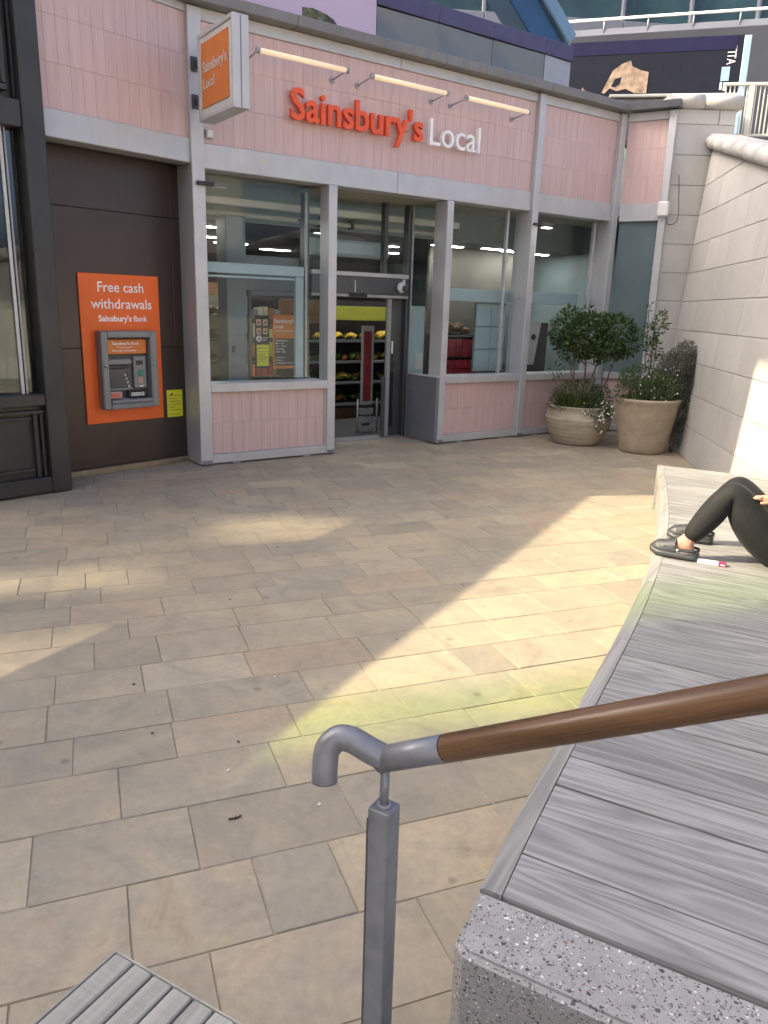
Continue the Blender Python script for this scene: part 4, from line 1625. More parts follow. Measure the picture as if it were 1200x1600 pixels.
bm_obj('print_outline', bm, 'ink', bb, FM)
bm = bmesh.new()
add_prism(bm, [(2.46, 5.42), (2.50, 5.2), (2.56, 4.95), (2.46, 4.95)], UB - .008, UB - .005, 'y')
fixn(bm)
bm_obj('print_stroke', bm, 'ink', bb, FM)

par = thing('steel_parapet', 'row of dull mirror steel panels with purple top band above the fascia', 'parapet', FM @ T(4.7, UB, 4.9))
xs_ = (2.91, 3.95, 4.98, 6.05, 6.66)
for i in range(4):
    R__ = Matrix.Rotation(rad((-1.2, 1.0, -.6, 2.5)[i]), 4, 'Z')
    box('steel_panel', FM, xs_[i] + .006, xs_[i + 1] - .006, UB + .01, UB + .05, 4.87, 5.76, 'mirror_steel' if i < 3 else 'steel', par, .004, R__)
    box('top_band', FM, xs_[i] + .003, xs_[i + 1] - .003, UB - .02, UB + .09, 5.765, 5.98, 'purple_band', par, .006)
bb2 = thing('blue_beam', 'thick sloping blue steel beam rising behind the steel parapet', 'beam', FM @ T(6.8, 2, 5))
Fb = FM @ T(6.95, 2.1, 6.55) @ Matrix.Rotation(rad(38), 4, 'Y')
box('web', Fb, -2.6, .42, -.22, .22, -.42, .10, 'blue_beam', bb2, .02)
box('sky_lit_top', Fb, -2.6, .5, -.30, .26, .105, .36, 'blue_beam_sky_lit', bb2, .02)  # paler blue stands for sky light on the top of the beam
disc('bolt', (-.62, -.31, .24), (0, -1, 0), .07, .03, 'white_paint', bb2, Fb)

# far office building
FO = T(0, 25, 0) @ RZ(rad(6))
off = thing('office_building', 'blue-grey office building with teal windows far behind the shop', 'building', FO @ T(5, 0, 0))
box('core', FO, -9, 22, .6, 8, 0, 22, 'far_dark', off, 0)
for lev in range(3):
    zb = 9.55 + lev * 3.4
    for i in range(14):
        xx = -8 + i * 2.1
        box('spandrel', FO, xx + .01, xx + 2.09, .0, .55, zb, zb + .72, 'far_grey', off, .01)
        w_ = box('window', FO, xx + .05, xx + 2.05, .25, .30, zb + .76, zb + 2.9, 'glass_far', off, 0)
        box('window_frame', FO, xx - .05, xx + .05, .12, .35, zb + .722, zb + 2.98, 'far_grey', w_, .01)
    box('dark_soffit_strip', FO, -8, 21.4, .15, .5, zb - .42, zb - .01, 'far_dark', off, 0)  # dark strip below each row of spandrels
# elevated walkway with a rail
FK = T(4.2, 23, 0) @ RZ(rad(-16))
wk = thing('elevated_walkway', 'dark elevated walkway with a thin pale rail behind the hoarding', 'walkway', FK @ T(5, 0, 5))
box('fascia', FK, -1.2, 16, 0, .4, 3.0, 8.95, 'far_dark', wk, .02)
box('parapet', FK, -1.2, 16, .1, .3, 8.952, 9.12, 'far_grey', wk, .01)
tube('hand_rail', [(-1.2, .05, 9.32), (16, .05, 9.32)], .035, 'white_paint', wk, FK, 8)
for i in range(16):
    tube('rail_post', [(-1 + i * 1.1, .12, 9.0), (-1 + i * 1.1, .05, 9.32)], .02, 'steel', wk, FK, 6)
# dark hoarding with a pale printed creature
FH = T(3.66, 18.3, 0) @ RZ(rad(-14))
hd = thing('dark_hoarding', 'navy advertising hoarding with pale bone-coloured print behind the stone pier', 'hoarding', FH @ T(1.6, 0, 5))
box('panel', FH, 0, 3.42, 0, .5, 4.5, 7.42, 'navy', hd, .01)
box('top_band', FH, .005, 3.30, -.006, -.001, 7.16, 7.41, 'navy_band', hd, 0)
box('end_strip', FH, 3.425, 3.56, -.02, .5, 4.5, 7.40, 'sky_blue_edge', hd, .01)
bone = [(.72, 6.44), (.80, 6.62), (.92, 6.86), (1.10, 6.98), (1.26, 7.03), (1.30, 6.92), (1.48, 6.84), (1.64, 6.80), (1.63, 6.40), (1.40, 6.41), (1.20, 6.50), (1.02, 6.46), (.88, 6.52), (.78, 6.42)]
bm = bmesh.new()
add_prism(bm, bone, -.010, -.002, 'y')
fixn(bm)
bp = bm_obj('pale_print', bm, 'bone', hd, FH)
bm = bmesh.new()
add_prism(bm, [(.90, 6.56), (.98, 6.70), (1.10, 6.72), (1.08, 6.60), (.98, 6.53)], -.014, -.011, 'y')
fixn(bm)
bm_obj('print_hollow', bm, 'navy', bp, FH)
for i, (bx_, bz_) in enumerate(((.22, 6.34), (.30, 6.40), (.38, 6.33), (.33, 6.28))):
    bm = bmesh.new()
    add_prism(bm, [(bx_, bz_ - .12), (bx_ + .09, bz_ - .1), (bx_ + .07, bz_ + .05), (bx_ + .02, bz_ + .16), (bx_ - .03, bz_ + .02)], -.010 - i * .002, -.009 - i * .002, 'y')
    fixn(bm)
    bm_obj('small_print', bm, 'bone', hd, FH)
FHt = FH @ T(3.16, 0, 7.22) @ Matrix.Rotation(rad(90), 4, 'Y')
text('lettering', 'TITA', FHt, 0, .34, -.02, .17, -.002, 'white_paint', hd)
box('pale_label', FH, 3.06, 3.22, -.01, -.002, 6.58, 6.84, 'sky_blue_edge', hd, 0)
box('label_mark', FH, 3.06, 3.10, -.01, -.002, 6.42, 6.56, 'white_paint', hd, 0)
box('label_mark', FH, 3.13, 3.20, -.01, -.002, 6.40, 6.55, 'white_paint', hd, 0)
# pale terrace slab, curved glass-fronted planter kerb behind the coping
tr2 = thing('roof_kerb', 'grey roof kerb with a pale capping between hoarding and pier', 'kerb', T(4.4, 14.5, 5))
box('kerb', T(3.6, 14.2, 0) @ RZ(rad(-9)), 0, 2.0, 0, .3, 4.7, 5.38, 'coping_metal', tr2, .02)
box('capping', T(3.6, 14.2, 0) @ RZ(rad(-9)), -.05, 2.0, -.05, .35, 5.383, 5.43, 'rail_cream', tr2, .01)
dp = thing('dried_plant', 'small dried brown plant on the roof edge left of the hoarding', 'plant', FM @ T(7.0, 1.3, 4.9))
for i in range(16):
    a = i * 2.4
    r0 = random.uniform(.05, .18)
    bm = bmesh.new()
    add_tube(bm, [(7.02, 1.2, 4.9), (7.02 + r0 * .5 * math.cos(a), 1.2 + r0 * .5 * math.sin(a), 5.2), (7.02 + r0 * math.cos(a), 1.2 + r0 * math.sin(a), 5.32 + random.uniform(-.06, .12))], [.012, .016, .004], 5)
    bm_obj('stem', bm, 'bone', dp, FM)
o = thing('rooftop_box', 'pale small block on the roof edge in front of the steel parapet end', 'box', FM @ T(6.45, .7, 4.9))
box('block', FM, 6.36, 6.54, .62, .8, 4.99, 5.13, 'rail_cream', o, .015)
box('cap', FM, 6.37, 6.53, .63, .79, 5.132, 5.15, 'off_white', o, .006)

# terrace railing above the wall
FR = T(5.02, 13.1, 0) @ RZ(rad(-8))
ra = thing('terrace_railing', 'cream painted baluster railing on the terrace above the stone wall', 'railing', FR @ T(1.5, 0, 4.4))
box('top_rail', FR, 0, 4.2, -.03, .03, 5.33, 5.37, 'rail_cream', ra, .005)
box('bottom_rail', FR, 0, 4.2, -.02, .02, 4.62, 4.65, 'rail_cream', ra, .005)
for i in range(66):
    xx = .03 + i * .063
    if i % 13 == 6:
        box('post', FR, xx - .04, xx + .04, -.03, .03, 4.2, 5.329, 'rail_cream', ra, .004)
    else:
        box('baluster', FR, xx - .008, xx + .008, -.008, .008, 4.652, 5.329, 'rail_cream', ra, 0)
tce = tag(box('terrace', T(4.75, 12.9, 0) @ RZ(rad(-8)), 0, 6, .1, 8, 3.9, 4.35, 'pale_stone', None, .01), kind='structure')

# ================================================================== PLANTERS
def leaf_cloud(name, clumps, n, size, mat, parent, seed, droop=.2, aspect=.42, shell=.75, mesh_only=False):
    """clumps: (centre, radii). leaves are small pointed faces spread through the clumps"""
    r = random.Random(seed)
    bm = bmesh.new()
    lay = bm.loops.layers.float_color.new('tone')
    wts = [c[1][0] * c[1][1] * c[1][2] for c in clumps]
    for _ in range(n):
        c, rr = r.choices(clumps, wts)[0]
        while True:
            p = Vector((r.uniform(-1, 1), r.uniform(-1, 1), r.uniform(-1, 1)))
            if .05 < p.length < 1:
                break
        p = p.normalized() * (p.length ** (1 - shell * .8))
        pos = Vector(c) + Vector((p.x * rr[0], p.y * rr[1], p.z * rr[2]))
        d = (p + Vector((r.uniform(-.9, .9), r.uniform(-.9, .9), r.uniform(-.5, .9) - droop))).normalized()
        side = d.cross(Vector((r.uniform(-1, 1), r.uniform(-1, 1), 1))).normalized()
        nn = side.cross(d)
        s = size * r.uniform(.6, 1.3)
        w = s * aspect * r.uniform(.7, 1.2)
        pts = [pos, pos + d * s * .45 + side * w * .5 + nn * s * .05, pos + d * s, pos + d * s * .45 - side * w * .5 + nn * s * .05]
        vs_ = [bm.verts.new(q) for q in pts]
        f = bm.faces.new(vs_)
        tone = (min(1, max(0, r.gauss(.47, .30))), r.random(), 0, 1)
        for lp in f.loops:
            lp[lay] = tone
    return bm_obj(name, bm, mat, parent)


def blades(name, c, n, ln, spread, mat, parent, seed, w=.012, r0=.2, bend=.6):
    r = random.Random(seed)
    bm = bmesh.new()
    lay = bm.loops.layers.float_color.new('tone')
    for _ in range(n):
        a = r.random() * 6.283
        ro = r0 * math.sqrt(r.random())
        base = Vector(c) + Vector((ro * math.cos(a), ro * math.sin(a), 0))
        a2 = a + r.uniform(-.7, .7)
        dirh = Vector((math.cos(a2), math.sin(a2), 0))
        L = ln * r.uniform(.5, 1.15)
        sp = spread * r.uniform(.2, 1.2)
        side = Vector((-dirh.y, dirh.x, 0)) * w * r.uniform(.6, 1.2)
        tone = (min(1, max(0, r.gauss(.5, .25))), r.random(), 0, 1)
        prev = None
        for k in range(5):
            t = k / 4
            p = base + dirh * sp * t * t * L + Vector((0, 0, L * (t - bend * sp * t * t * .6)))
            ww = side * (1 - t * .85)
            cur = (bm.verts.new(p - ww), bm.verts.new(p + ww))
            if prev:
                f = bm.faces.new((prev[0], prev[1], cur[1], cur[0]))
                for lp in f.loops:
                    lp[lay] = tone
            prev = cur
    return tag(bm_obj(name, bm, mat, parent), kind='stuff')


def flower_heads(pts, size, parent, seed):
    r = random.Random(seed)
    bm = bmesh.new()
    for p in pts:
        n = 5
        ax = Vector((r.uniform(-.5, .5), -1, r.uniform(0, .8))).normalized()
        a = ax.orthogonal().normalized()
        b = ax.cross(a)
        s = size * r.uniform(.7, 1.3)
        c = bm.verts.new(p)
        rim = [bm.verts.new(Vector(p) + (a * math.cos(6.283 * k / n) + b * math.sin(6.283 * k / n)) * s + ax * s * .2) for k in range(n)]
        for k in range(n):
            bm.faces.new((c, rim[k], rim[(k + 1) % n]))
    return tag(bm_obj('flower_head', bm, 'petal', parent), kind='stuff')


# bowl planter
C1 = (2.88, 11.56)
F1 = T(C1[0], C1[1], 0)
bowl = thing('bowl_planter', 'low round ribbed stone-coloured bowl planter nearest the shop window', 'planter', F1)
prof = [(.30, 0), (.335, .015)]
for i in range(1, 26):
    t = i / 26
    rr = .335 + .155 * math.sin(min(1, t * 1.25) * math.pi / 2) - (.05 * max(0, t - .72) / .28)
    rr += .006 * math.sin(i * 2.1)
    prof.append((rr, .015 + t * .515))
prof += [(.45, .545), (.465, .555), (.46, .57), (.42, .575), (.405, .56), (.40, .47)]
lathe('pot', prof, 'pot_ribbed', bowl, F1, 56)
lathe('soil', [(.405, .45), (.405, .50), (.2, .515), (.01, .52)], 'soil', bowl, F1, 24)
tree = thing('shrub_tree', 'small bushy evergreen tree with several bare stems in the bowl planter', 'tree', T(C1[0], C1[1], .5))
rt = random.Random(4)
crown = [((C1[0] - .26, C1[1] - .02, 1.66), (.27, .25, .24)), ((C1[0] + .02, C1[1] + .02, 1.58), (.32, .3, .30)), ((C1[0] + .40, C1[1], 1.60), (.33, .28, .28)),
         ((C1[0] - .14, C1[1], 1.40), (.26, .24, .18)), ((C1[0] + .26, C1[1] - .08, 1.40), (.30, .26, .17)), ((C1[0] + .60, C1[1] + .02, 1.50), (.18, .2, .2)), ((C1[0] - .36, C1[1] + .05, 1.52), (.13, .15, .16)),
         ((C1[0] + .12, C1[1] - .1, 1.80), (.2, .2, .13)), ((C1[0] - .3, C1[1] - .1, 1.86), (.12, .12, .12)), ((C1[0] + .5, C1[1] - .1, 1.82), (.10, .1, .10)), ((C1[0] - .02, C1[1], 1.93), (.07, .07, .08)), ((C1[0] + .72, C1[1], 1.62), (.08, .1, .09)), ((C1[0] - .46, C1[1], 1.66), (.07, .08, .10))]
for i in range(6):
    a = i * 1.05 + .3
    x0, y0 = C1[0] + .10 * math.cos(a) - .02, C1[1] + .10 * math.sin(a)
    tx, ty, tz = crown[i % len(crown)][0]
    pts = spline([(x0, y0, .48), (x0 + .4 * (tx - x0) + rt.uniform(-.06, .06), y0 + .4 * (ty - y0), .85), (x0 + .65 * (tx - x0) + rt.uniform(-.06, .06), y0 + .7 * (ty - y0), 1.15), (tx, ty, tz)], 4)
    tube('trunk', pts, [max(.005, .02 - .0012 * k) for k in range(len(pts))], 'bark', tree, None, 7)
    for b in range(5):
        p = pts[-1 - b]
        q = p + Vector((rt.uniform(-.22, .22), rt.uniform(-.2, .2), rt.uniform(0, .18)))
        tube('twig', [p, (p + q) / 2 + Vector((0, 0, .02)), q], [.008, .006, .003], 'bark', tree, None, 5)
leaf_cloud('crown', crown, 3500, .082, 'leaf_dark', tree, 9, .1, .45, .6)
sp_ = thing('side_sprig', 'few leafy shoots on the left rim of the bowl planter', 'plant', T(C1[0] - .4, C1[1] - .1, .55))
tube('stem', [(C1[0] - .28, C1[1] - .1, .5), (C1[0] - .38, C1[1] - .14, .85), (C1[0] - .42, C1[1] - .15, 1.10)], .006, 'bark', sp_, None, 5)
leaf_cloud('leaves', [((C1[0] - .41, C1[1] - .15, 1.08), (.10, .09, .10))], 34, .08, 'leaf_dark', sp_, 5, .1, .4)
gr1 = thing('bowl_grasses', 'arching grasses and low green foliage filling the bowl planter', 'plant', T(C1[0], C1[1], .52))
blades('grass_blade', (C1[0] - .1, C1[1] - .08, .50), 420, .46, .9, 'leaf_grass', gr1, 2, .008, .26)
leaf_cloud('foliage', [((C1[0] - .28, C1[1] - .14, .60), (.22, .22, .13)), ((C1[0] + .12, C1[1] - .22, .60), (.26, .2, .15)), ((C1[0], C1[1] + .1, .72), (.36, .26, .2)), ((C1[0] + .3, C1[1], .66), (.18, .24, .22))], 2600, .045, 'leaf_mid', gr1, 3, .15, .4)
fl1 = thing('trailing_flowers', 'trailing white flowers spilling over the front rim of the bowl planter', 'flowers', T(C1[0] + .12, C1[1] - .4, .55))
leaf_cloud('foliage', [((C1[0] + .12, C1[1] - .42, .55), (.20, .09, .13)), ((C1[0] + .19, C1[1] - .50, .40), (.07, .05, .16)), ((C1[0] + .32, C1[1] - .34, .56), (.12, .1, .1))], 900, .035, 'leaf_mid', fl1, 6, .5)
rf = random.Random(12)
fp = [(C1[0] + .12 + rf.gauss(0, .13), C1[1] - .50 + rf.gauss(0, .03), .56 + rf.gauss(0, .09)) for _ in range(26)] + [(C1[0] + .20 + rf.gauss(0, .04), C1[1] - .55 + rf.gauss(0, .02), .42 + rf.gauss(0, .07)) for _ in range(9)]
flower_heads(fp, .013, fl1, 3)

# tapered planter
C2 = (3.68, 10.95)
F2 = T(C2[0], C2[1], 0)
pot2 = thing('tapered_planter', 'tall tapered buff planter standing in front of the stone pier', 'planter', F2)
prof = [(.28, 0), (.305, .02)]
for i in range(1, 22):
    t = i / 22
    prof.append((.305 + .135 * t ** .8 + .004 * math.sin(i * 2.7), .02 + t * .70))
prof += [(.455, .735), (.46, .76), (.44, .775), (.405, .77), (.395, .68)]
lathe('pot', prof, 'pot_plain', pot2, F2, 56)
lathe('soil', [(.40, .66), (.40, .70), (.2, .71), (.01, .715)], 'soil', pot2, F2, 24)
gr2 = thing('leafy_bedding_plant', 'dense green bedding plant with scattered white flowers in the tapered planter', 'plant', T(C2[0], C2[1], .7))
leaf_cloud('foliage', [((C2[0] - .25, C2[1] - .1, .86), (.24, .26, .22)), ((C2[0] + .05, C2[1] - .15, .88), (.28, .26, .24)), ((C2[0] + .28, C2[1], .88), (.22, .26, .22)), ((C2[0] - .12, C2[1] + .1, 1.05), (.28, .24, .17)), ((C2[0] - .3, C2[1], 1.05), (.13, .15, .13))], 5200, .042, 'leaf_mid', gr2, 21, .05, .36, .4)
blades('grass_blade', (C2[0], C2[1] - .05, .72), 220, .42, .7, 'leaf_mid', gr2, 31, .006, .3)
fp = [(C2[0] + rf.uniform(-.38, .34), C2[1] - .34 + rf.uniform(-.12, .2), .74 + rf.uniform(0, .48)) for _ in range(24)]
flower_heads(fp, .010, gr2, 5)
tallp = thing('tall_shoot_plant', 'thin upright leafy shoots rising from the tapered planter beside the pier', 'plant', T(C2[0], C2[1], .7))
for dx, top in ((-.06, 2.05), (.02, 1.92), (.07, 1.75)):
    pts = spline([(C2[0] + dx * .5, C2[1] + .1, .7), (C2[0] + dx, C2[1] + .1, 1.3), (C2[0] + dx * 1.3 - .02, C2[1] + .08, top)], 5)
    tube('stem', pts, .007, 'bark', tallp, None, 5)
leaf_cloud('leaves', [((C2[0] - .05, C2[1] + .1, 1.62), (.11, .1, .18)), ((C2[0] + .08, C2[1] + .08, 1.78), (.10, .1, .14)), ((C2[0] + .03, C2[1] + .1, 1.42), (.12, .1, .16)), ((C2[0] - .1, C2[1] + .1, 1.96), (.05, .06, .10)), ((C2[0] + .12, C2[1] + .08, 1.9), (.06, .05, .05))], 520, .06, 'leaf_mid', tallp, 8, .1, .45, .3)
tube('seed_stalk', [(C2[0] + .32, C2[1], .75), (C2[0] + .36, C2[1], 1.2), (C2[0] + .36, C2[1], 1.52)], .004, 'bark', tallp, None, 5)
# greyish shrub against the wall
C3 = (4.10, 10.95)
ros = thing('grey_leaved_shrub', 'loose grey-green shrub hanging against the stone wall right of the planters', 'shrub', T(C3[0], C3[1], 0))
for i in range(9):
    a = i * .7
    tx, tz = C3[0] - .12 + .05 * i * .9, 1.45 - .05 * abs(i - 4)
    tube('stem', spline([(C3[0] + .02 * math.cos(a), C3[1] + .03 * math.sin(a), .0), (C3[0] + .05 * math.cos(a), C3[1] + .05 * math.sin(a), .6), (tx - .1, C3[1] + .06 * math.sin(a), tz)], 5), .007, 'bark', ros, None, 5)
leaf_cloud('foliage', [((C3[0] - .10, C3[1], 1.20), (.22, .2, .22)), ((C3[0] + .10, C3[1] + .1, 1.36), (.14, .15, .20)), ((C3[0] + .12, C3[1], .95), (.16, .18, .30)), ((C3[0] + .10, C3[1] - .05, .60), (.15, .15, .30)), ((C3[0] + .10, C3[1] - .05, .30), (.10, .12, .20)), ((C3[0] - .22, C3[1], 1.05), (.12, .15, .16)), ((C3[0] + .2, C3[1] + .1, 1.15), (.12, .15, .28)), ((C3[0] - .02, C3[1], 1.42), (.10, .12, .12))], 8000, .055, 'leaf_grey', ros, 14, .1, .26, .3)
flower_heads([(C3[0] + rf.uniform(-.2, .25), C3[1] - .18 + rf.uniform(-.05, .1), .4 + rf.uniform(0, .9)) for _ in range(30)], .008, ros, 7)

# ================================================================== BENCH
BA = rad(-28.7)
FB = RZ(BA)                                        # x across the bench (front to wall), y along it
e1 = Vector((math.cos(BA), math.sin(BA)))
e2 = Vector((-math.sin(BA), math.cos(BA)))
BZ = .47
outer = [(.186, 1.46), (.259, 1.631), (.376, 1.877), (.614, 2.335), (.755, 2.605), (1.148, 3.419), (1.215, 3.543), (1.656, 4.516), (1.834, 4.916), (2.023, 5.419), (2.224, 6.025), (2.546, 7.057), (2.691, 7.471)]
st_ = sorted((Vector(p).dot(e2), Vector(p).dot(e1)) for p in outer)


def _fit(pts, deg=4):
    n = deg + 1
    A = [[sum(((q - 4.5) / 3) ** (i + j) for q, _ in pts) for j in range(n)] + [sum(w * ((q - 4.5) / 3) ** i for q, w in pts)] for i in range(n)]
    for i in range(n):
        p = max(range(i, n), key=lambda r: abs(A[r][i]))
        A[i], A[p] = A[p], A[i]
        for r in range(n):
            if r != i:
                f = A[r][i] / A[i][i]
                A[r] = [x - f * y for x, y in zip(A[r], A[i])]
    return [A[i][n] / A[i][i] for i in range(n)]


COEF = _fit(st_)


def t_out(s):
    q = (s - 4.5) / 3
    return sum(c * q ** i for i, c in enumerate(COEF))


def t_back(s):
    # stop at the stone wall face
    t = 1.25
    for k in range(40):
        p = e1 * t + e2 * s
        xw = 4.43 - .1466 * (12.6 - p.y) - .03
        if p.x > xw:
            t -= .05
        else:
            break
    return t


S_A, S_END = 1.585, 7.84
bench = thing('bench', 'long weathered grey timber slat bench with terrazzo end block', 'bench', T(.9, 2.7, 0))
TRW = .058
# planks
ss = S_A
k = 0
rb = random.Random(2)
while ss < S_END - .05:
    s1 = min(ss + .181, S_END)
    g = .003 if k % 3 else .0062
    g2 = .003 if (k + 1) % 3 else .0062
    a, b = ss + g, s1 - g2
    bm = bmesh.new()
    cs = (a + b) / 2
    tb = t_back(cs)
    tc = (t_out(cs) + tb) / 2
    quad = [(t_out(a) + TRW + .002 - tc, a - cs), (tb - tc, a - cs), (tb - tc, b - cs), (t_out(b) + TRW + .002 - tc, b - cs)]
    add_prism(bm, quad, -.032, rb.uniform(-.001, .001))
    fixn(bm)
    bmesh.ops.bevel(bm, geom=[e for e in bm.edges if all(vv.co.z > -.01 for vv in e.verts)], offset=.0025, segments=1, affect='EDGES')
    bm_obj('plank', bm, 'grey_wood', bench, FB @ T(tc, cs, BZ))
    ss = s1
    k += 1
# front trim in lengths, each with a deep front skirt
segs = [S_A + (S_END - S_A) * i / 7 for i in range(8)]
for s0, s1 in zip(segs, segs[1:]):
    bm = bmesh.new()
    n = 8
    cs = (s0 + s1) / 2
    tc = t_out(cs)
    pr = []
    for i in range(n + 1):
        s = s0 + .0015 + (s1 - s0 - .003) * i / n
        to = t_out(s)
        pr.append([bm.verts.new((s - cs, -(to - tc) - dx, dz)) for dx, dz in ((0, -.11), (0, -.006), (.006, 0), (TRW, 0), (TRW, -.11))])
    for a_, b_ in zip(pr, pr[1:]):
        for q in range(5):
            bm.faces.new((a_[q], a_[(q + 1) % 5], b_[(q + 1) % 5], b_[q]))
    bm.faces.new(pr[0])
    bm.faces.new(pr[-1][::-1])
    fixn(bm)
    # local x along the trim so that the grain follows it
    bm_obj('edge_trim', bm, 'pale_wood', bench, FB @ T(tc, cs, BZ + .001) @ RZ(rad(90)))
# base
bm = bmesh.new()
n = 30
poly = [(t_out(S_A + (S_END - S_A) * i / n) + .03, S_A + (S_END - S_A - .02) * i / n) for i in range(n + 1)]
poly += [(t_back(S_A + (S_END - S_A) * i / n) - .01, S_A + (S_END - S_A - .02) * i / n) for i in range(n, -1, -1)]
add_prism(bm, poly, 0, BZ - .10)
fixn(bm)
bm_obj('base', bm, 'terrazzo', bench, FB)
bm = bmesh.new()
add_prism(bm, [(t + (.045 if i <= n else -.002), q) for i, (t, q) in enumerate(poly)], BZ - .099, BZ - .036)
fixn(bm)
bm_obj('gap_shade_slab', bm, 'charcoal_deep', bench, FB)  # dark slab added under the planks so their gaps read as shade
# far end board
bm = bmesh.new()
te = t_out(S_END)
add_prism(bm, [(te, S_END + .002), (t_back(S_END), S_END + .002), (t_back(S_END), S_END + .03), (te + .02, S_END + .03)], .02, BZ)
fixn(bm)
bm_obj('end_board', bm, 'pale_wood', bench, FB)
# terrazzo end block
bm = bmesh.new()
t0 = t_out(1.37)
add_prism(bm, [(t0 + .0, 1.395), (t0 + .03, 1.372), (t0 + .1, 1.37), (1.3, 1.37), (1.3, S_A - .003), (t_out(S_A), S_A - .003)], 0, BZ + .001)
fixn(bm)
bmesh.ops.bevel(bm, geom=[e for e in bm.edges if all(vv.co.z > .4 for vv in e.verts)], offset=.014, segments=3, affect='EDGES')
eb = bm_obj('end_block', bm, 'terrazzo', bench, FB)
eb['label'] = 'speckled terrazzo end block'

# ================================================================== TIMBER STAIR
stair = thing('timber_stair', 'grooved grey timber steps in the bottom left corner below the viewer', 'stairs', FB @ T(-1.0, .4, 0))
SC = 1.172
step_t = [(-1.44, -.5, .17), (-.5, -.2, .34), (-.2, .1, .51), (.1, .42, .68)]
rs_ = random.Random(6)
for i, (ta, tb, zt) in enumerate(step_t):
    box('step_base', FB, ta + .02, tb + (.02 if i < 3 else 0), -.8, SC - .02, 0, zt - .034, 'charcoal_deep', stair, 0)
    x = ta
    while x < tb - .01:
        x1 = min(x + .0705, tb)
        if i == 0 and x > ta + .56:
            cut = .18
            box('board', FB, x + .0035, x1 - .0035, cut, SC, zt - .032, zt + rs_.uniform(-.001, .001), 'deck_wood', stair, .004, None)
            box('board', FB, x + .0035, x1 - .0035, -.8, cut - .006, zt - .032, zt, 'deck_wood', stair, .004)
        else:
            box('board', FB, x + .0035, x1 - .0035, -.8, SC, zt - .032, zt + rs_.uniform(-.001, .001), 'deck_wood', stair, .004)
        x = x1
    box('nosing_trim', FB, ta - .006, tb + .0, SC + .001, SC + .006, zt - .17, zt + .001, 'deck_wood', stair, .002)
box('riser', FB, -1.447, -1.441, -.8, SC + .006, 0, .169, 'deck_wood', stair, .002)

# ================================================================== HANDRAIL
hr = thing('stair_handrail', 'grey steel and varnished timber handrail with hooked end on a square post', 'handrail', T(.016, 1.19, .17))
J = Vector((.016, 1.202, 1.128))
E_ = Vector((.492, .882, 1.443))
dr = (E_ - J).normalized()
hk = spline([(-.092, 1.206, 1.075), (-.092, 1.212, 1.105), (-.088, 1.220, 1.133), (-.070, 1.224, 1.152), (-.045, 1.220, 1.152), (-.015, 1.211, 1.140), J], 6)
tube('hooked_end', hk, .0235, 'rail_steel', hr, None, 20)
tube('rail_sleeve', [J - dr * .012, J + dr * .135], .0238, 'rail_steel', hr, None, 20)
W0, W1 = J + dr * .1365, J + dr * 2.0
Lw = (W1 - W0).length
qx = dr.to_track_quat('X', 'Z').to_matrix().to_4x4()
tube('wooden_rail', [(0, 0, 0), (.004, 0, 0), (Lw, 0, 0)], [.0232, .0242, .0242], 'brown_wood', hr, Matrix.Translation(W0) @ qx, 24)
tube('spigot', [(.016, 1.19, 1.03), (.016, 1.197, 1.115)], .0085, 'rail_steel', hr, None, 12)
tube('spigot_collar', [(.016, 1.19, 1.041), (.016, 1.19, 1.0455)], .013, 'steel', hr, None, 14)
box('post', T(.016, 1.19, 0) @ RZ(rad(-31)), -.0215, .0215, -.0215, .0215, .172, 1.041, 'rail_steel', hr, .002)
box('post_groove', T(.016, 1.19, 0) @ RZ(rad(-31)), -.0225, -.0190, -.0222, -.0216, .18, 1.02, 'steel_dark', hr, 0)
box('base_plate', T(.016, 1.19, 0) @ RZ(rad(-31)), -.05, .05, -.05, .05, .1715, .18, 'rail_steel', hr, .002)
t2 = 1.75
P2_ = J + dr * t2
tube('upper_post', [(P2_.x, P2_.y, .6), (P2_.x, P2_.y, P2_.z - .02)], .02, 'rail_steel', hr, None, 12)

# ================================================================== PERSON LYING ON THE BENCH
def skin_mesh(name, verts, edges, radii, root=0, sub=2):
    me = bpy.data.meshes.new(name)
    me.from_pydata([tuple(v) for v in verts], edges, [])
    o = bpy.data.objects.new(name, me)
    COL.objects.link(o)
    o.modifiers.new('skin', 'SKIN').use_smooth_shade = True
    for i, r in enumerate(radii):
        sv = me.skin_vertices[0].data[i]
        sv.radius = r if hasattr(r, '__len__') else (r, r)
        sv.use_root = (i == root)
    md = o.modifiers.new('sub', 'SUBSURF')
    md.levels = md.render_levels = sub
    dg = bpy.context.evaluated_depsgraph_get()
    out = bpy.data.meshes.new_from_object(o.evaluated_get(dg))
    bpy.data.objects.remove(o)
    return out


class Skel:
    def __init__(s):
        s.v, s.e, s.r = [], [], []

    def add(s, p, r, parent=None):
        s.v.append(Vector(p))
        s.r.append(r)
        i = len(s.v) - 1
        if parent is not None:
            s.e.append((parent, i))
        return i

    def chain(s, start, pts):
        for p, r in pts:
            start = s.add(p, r, start)
        return start


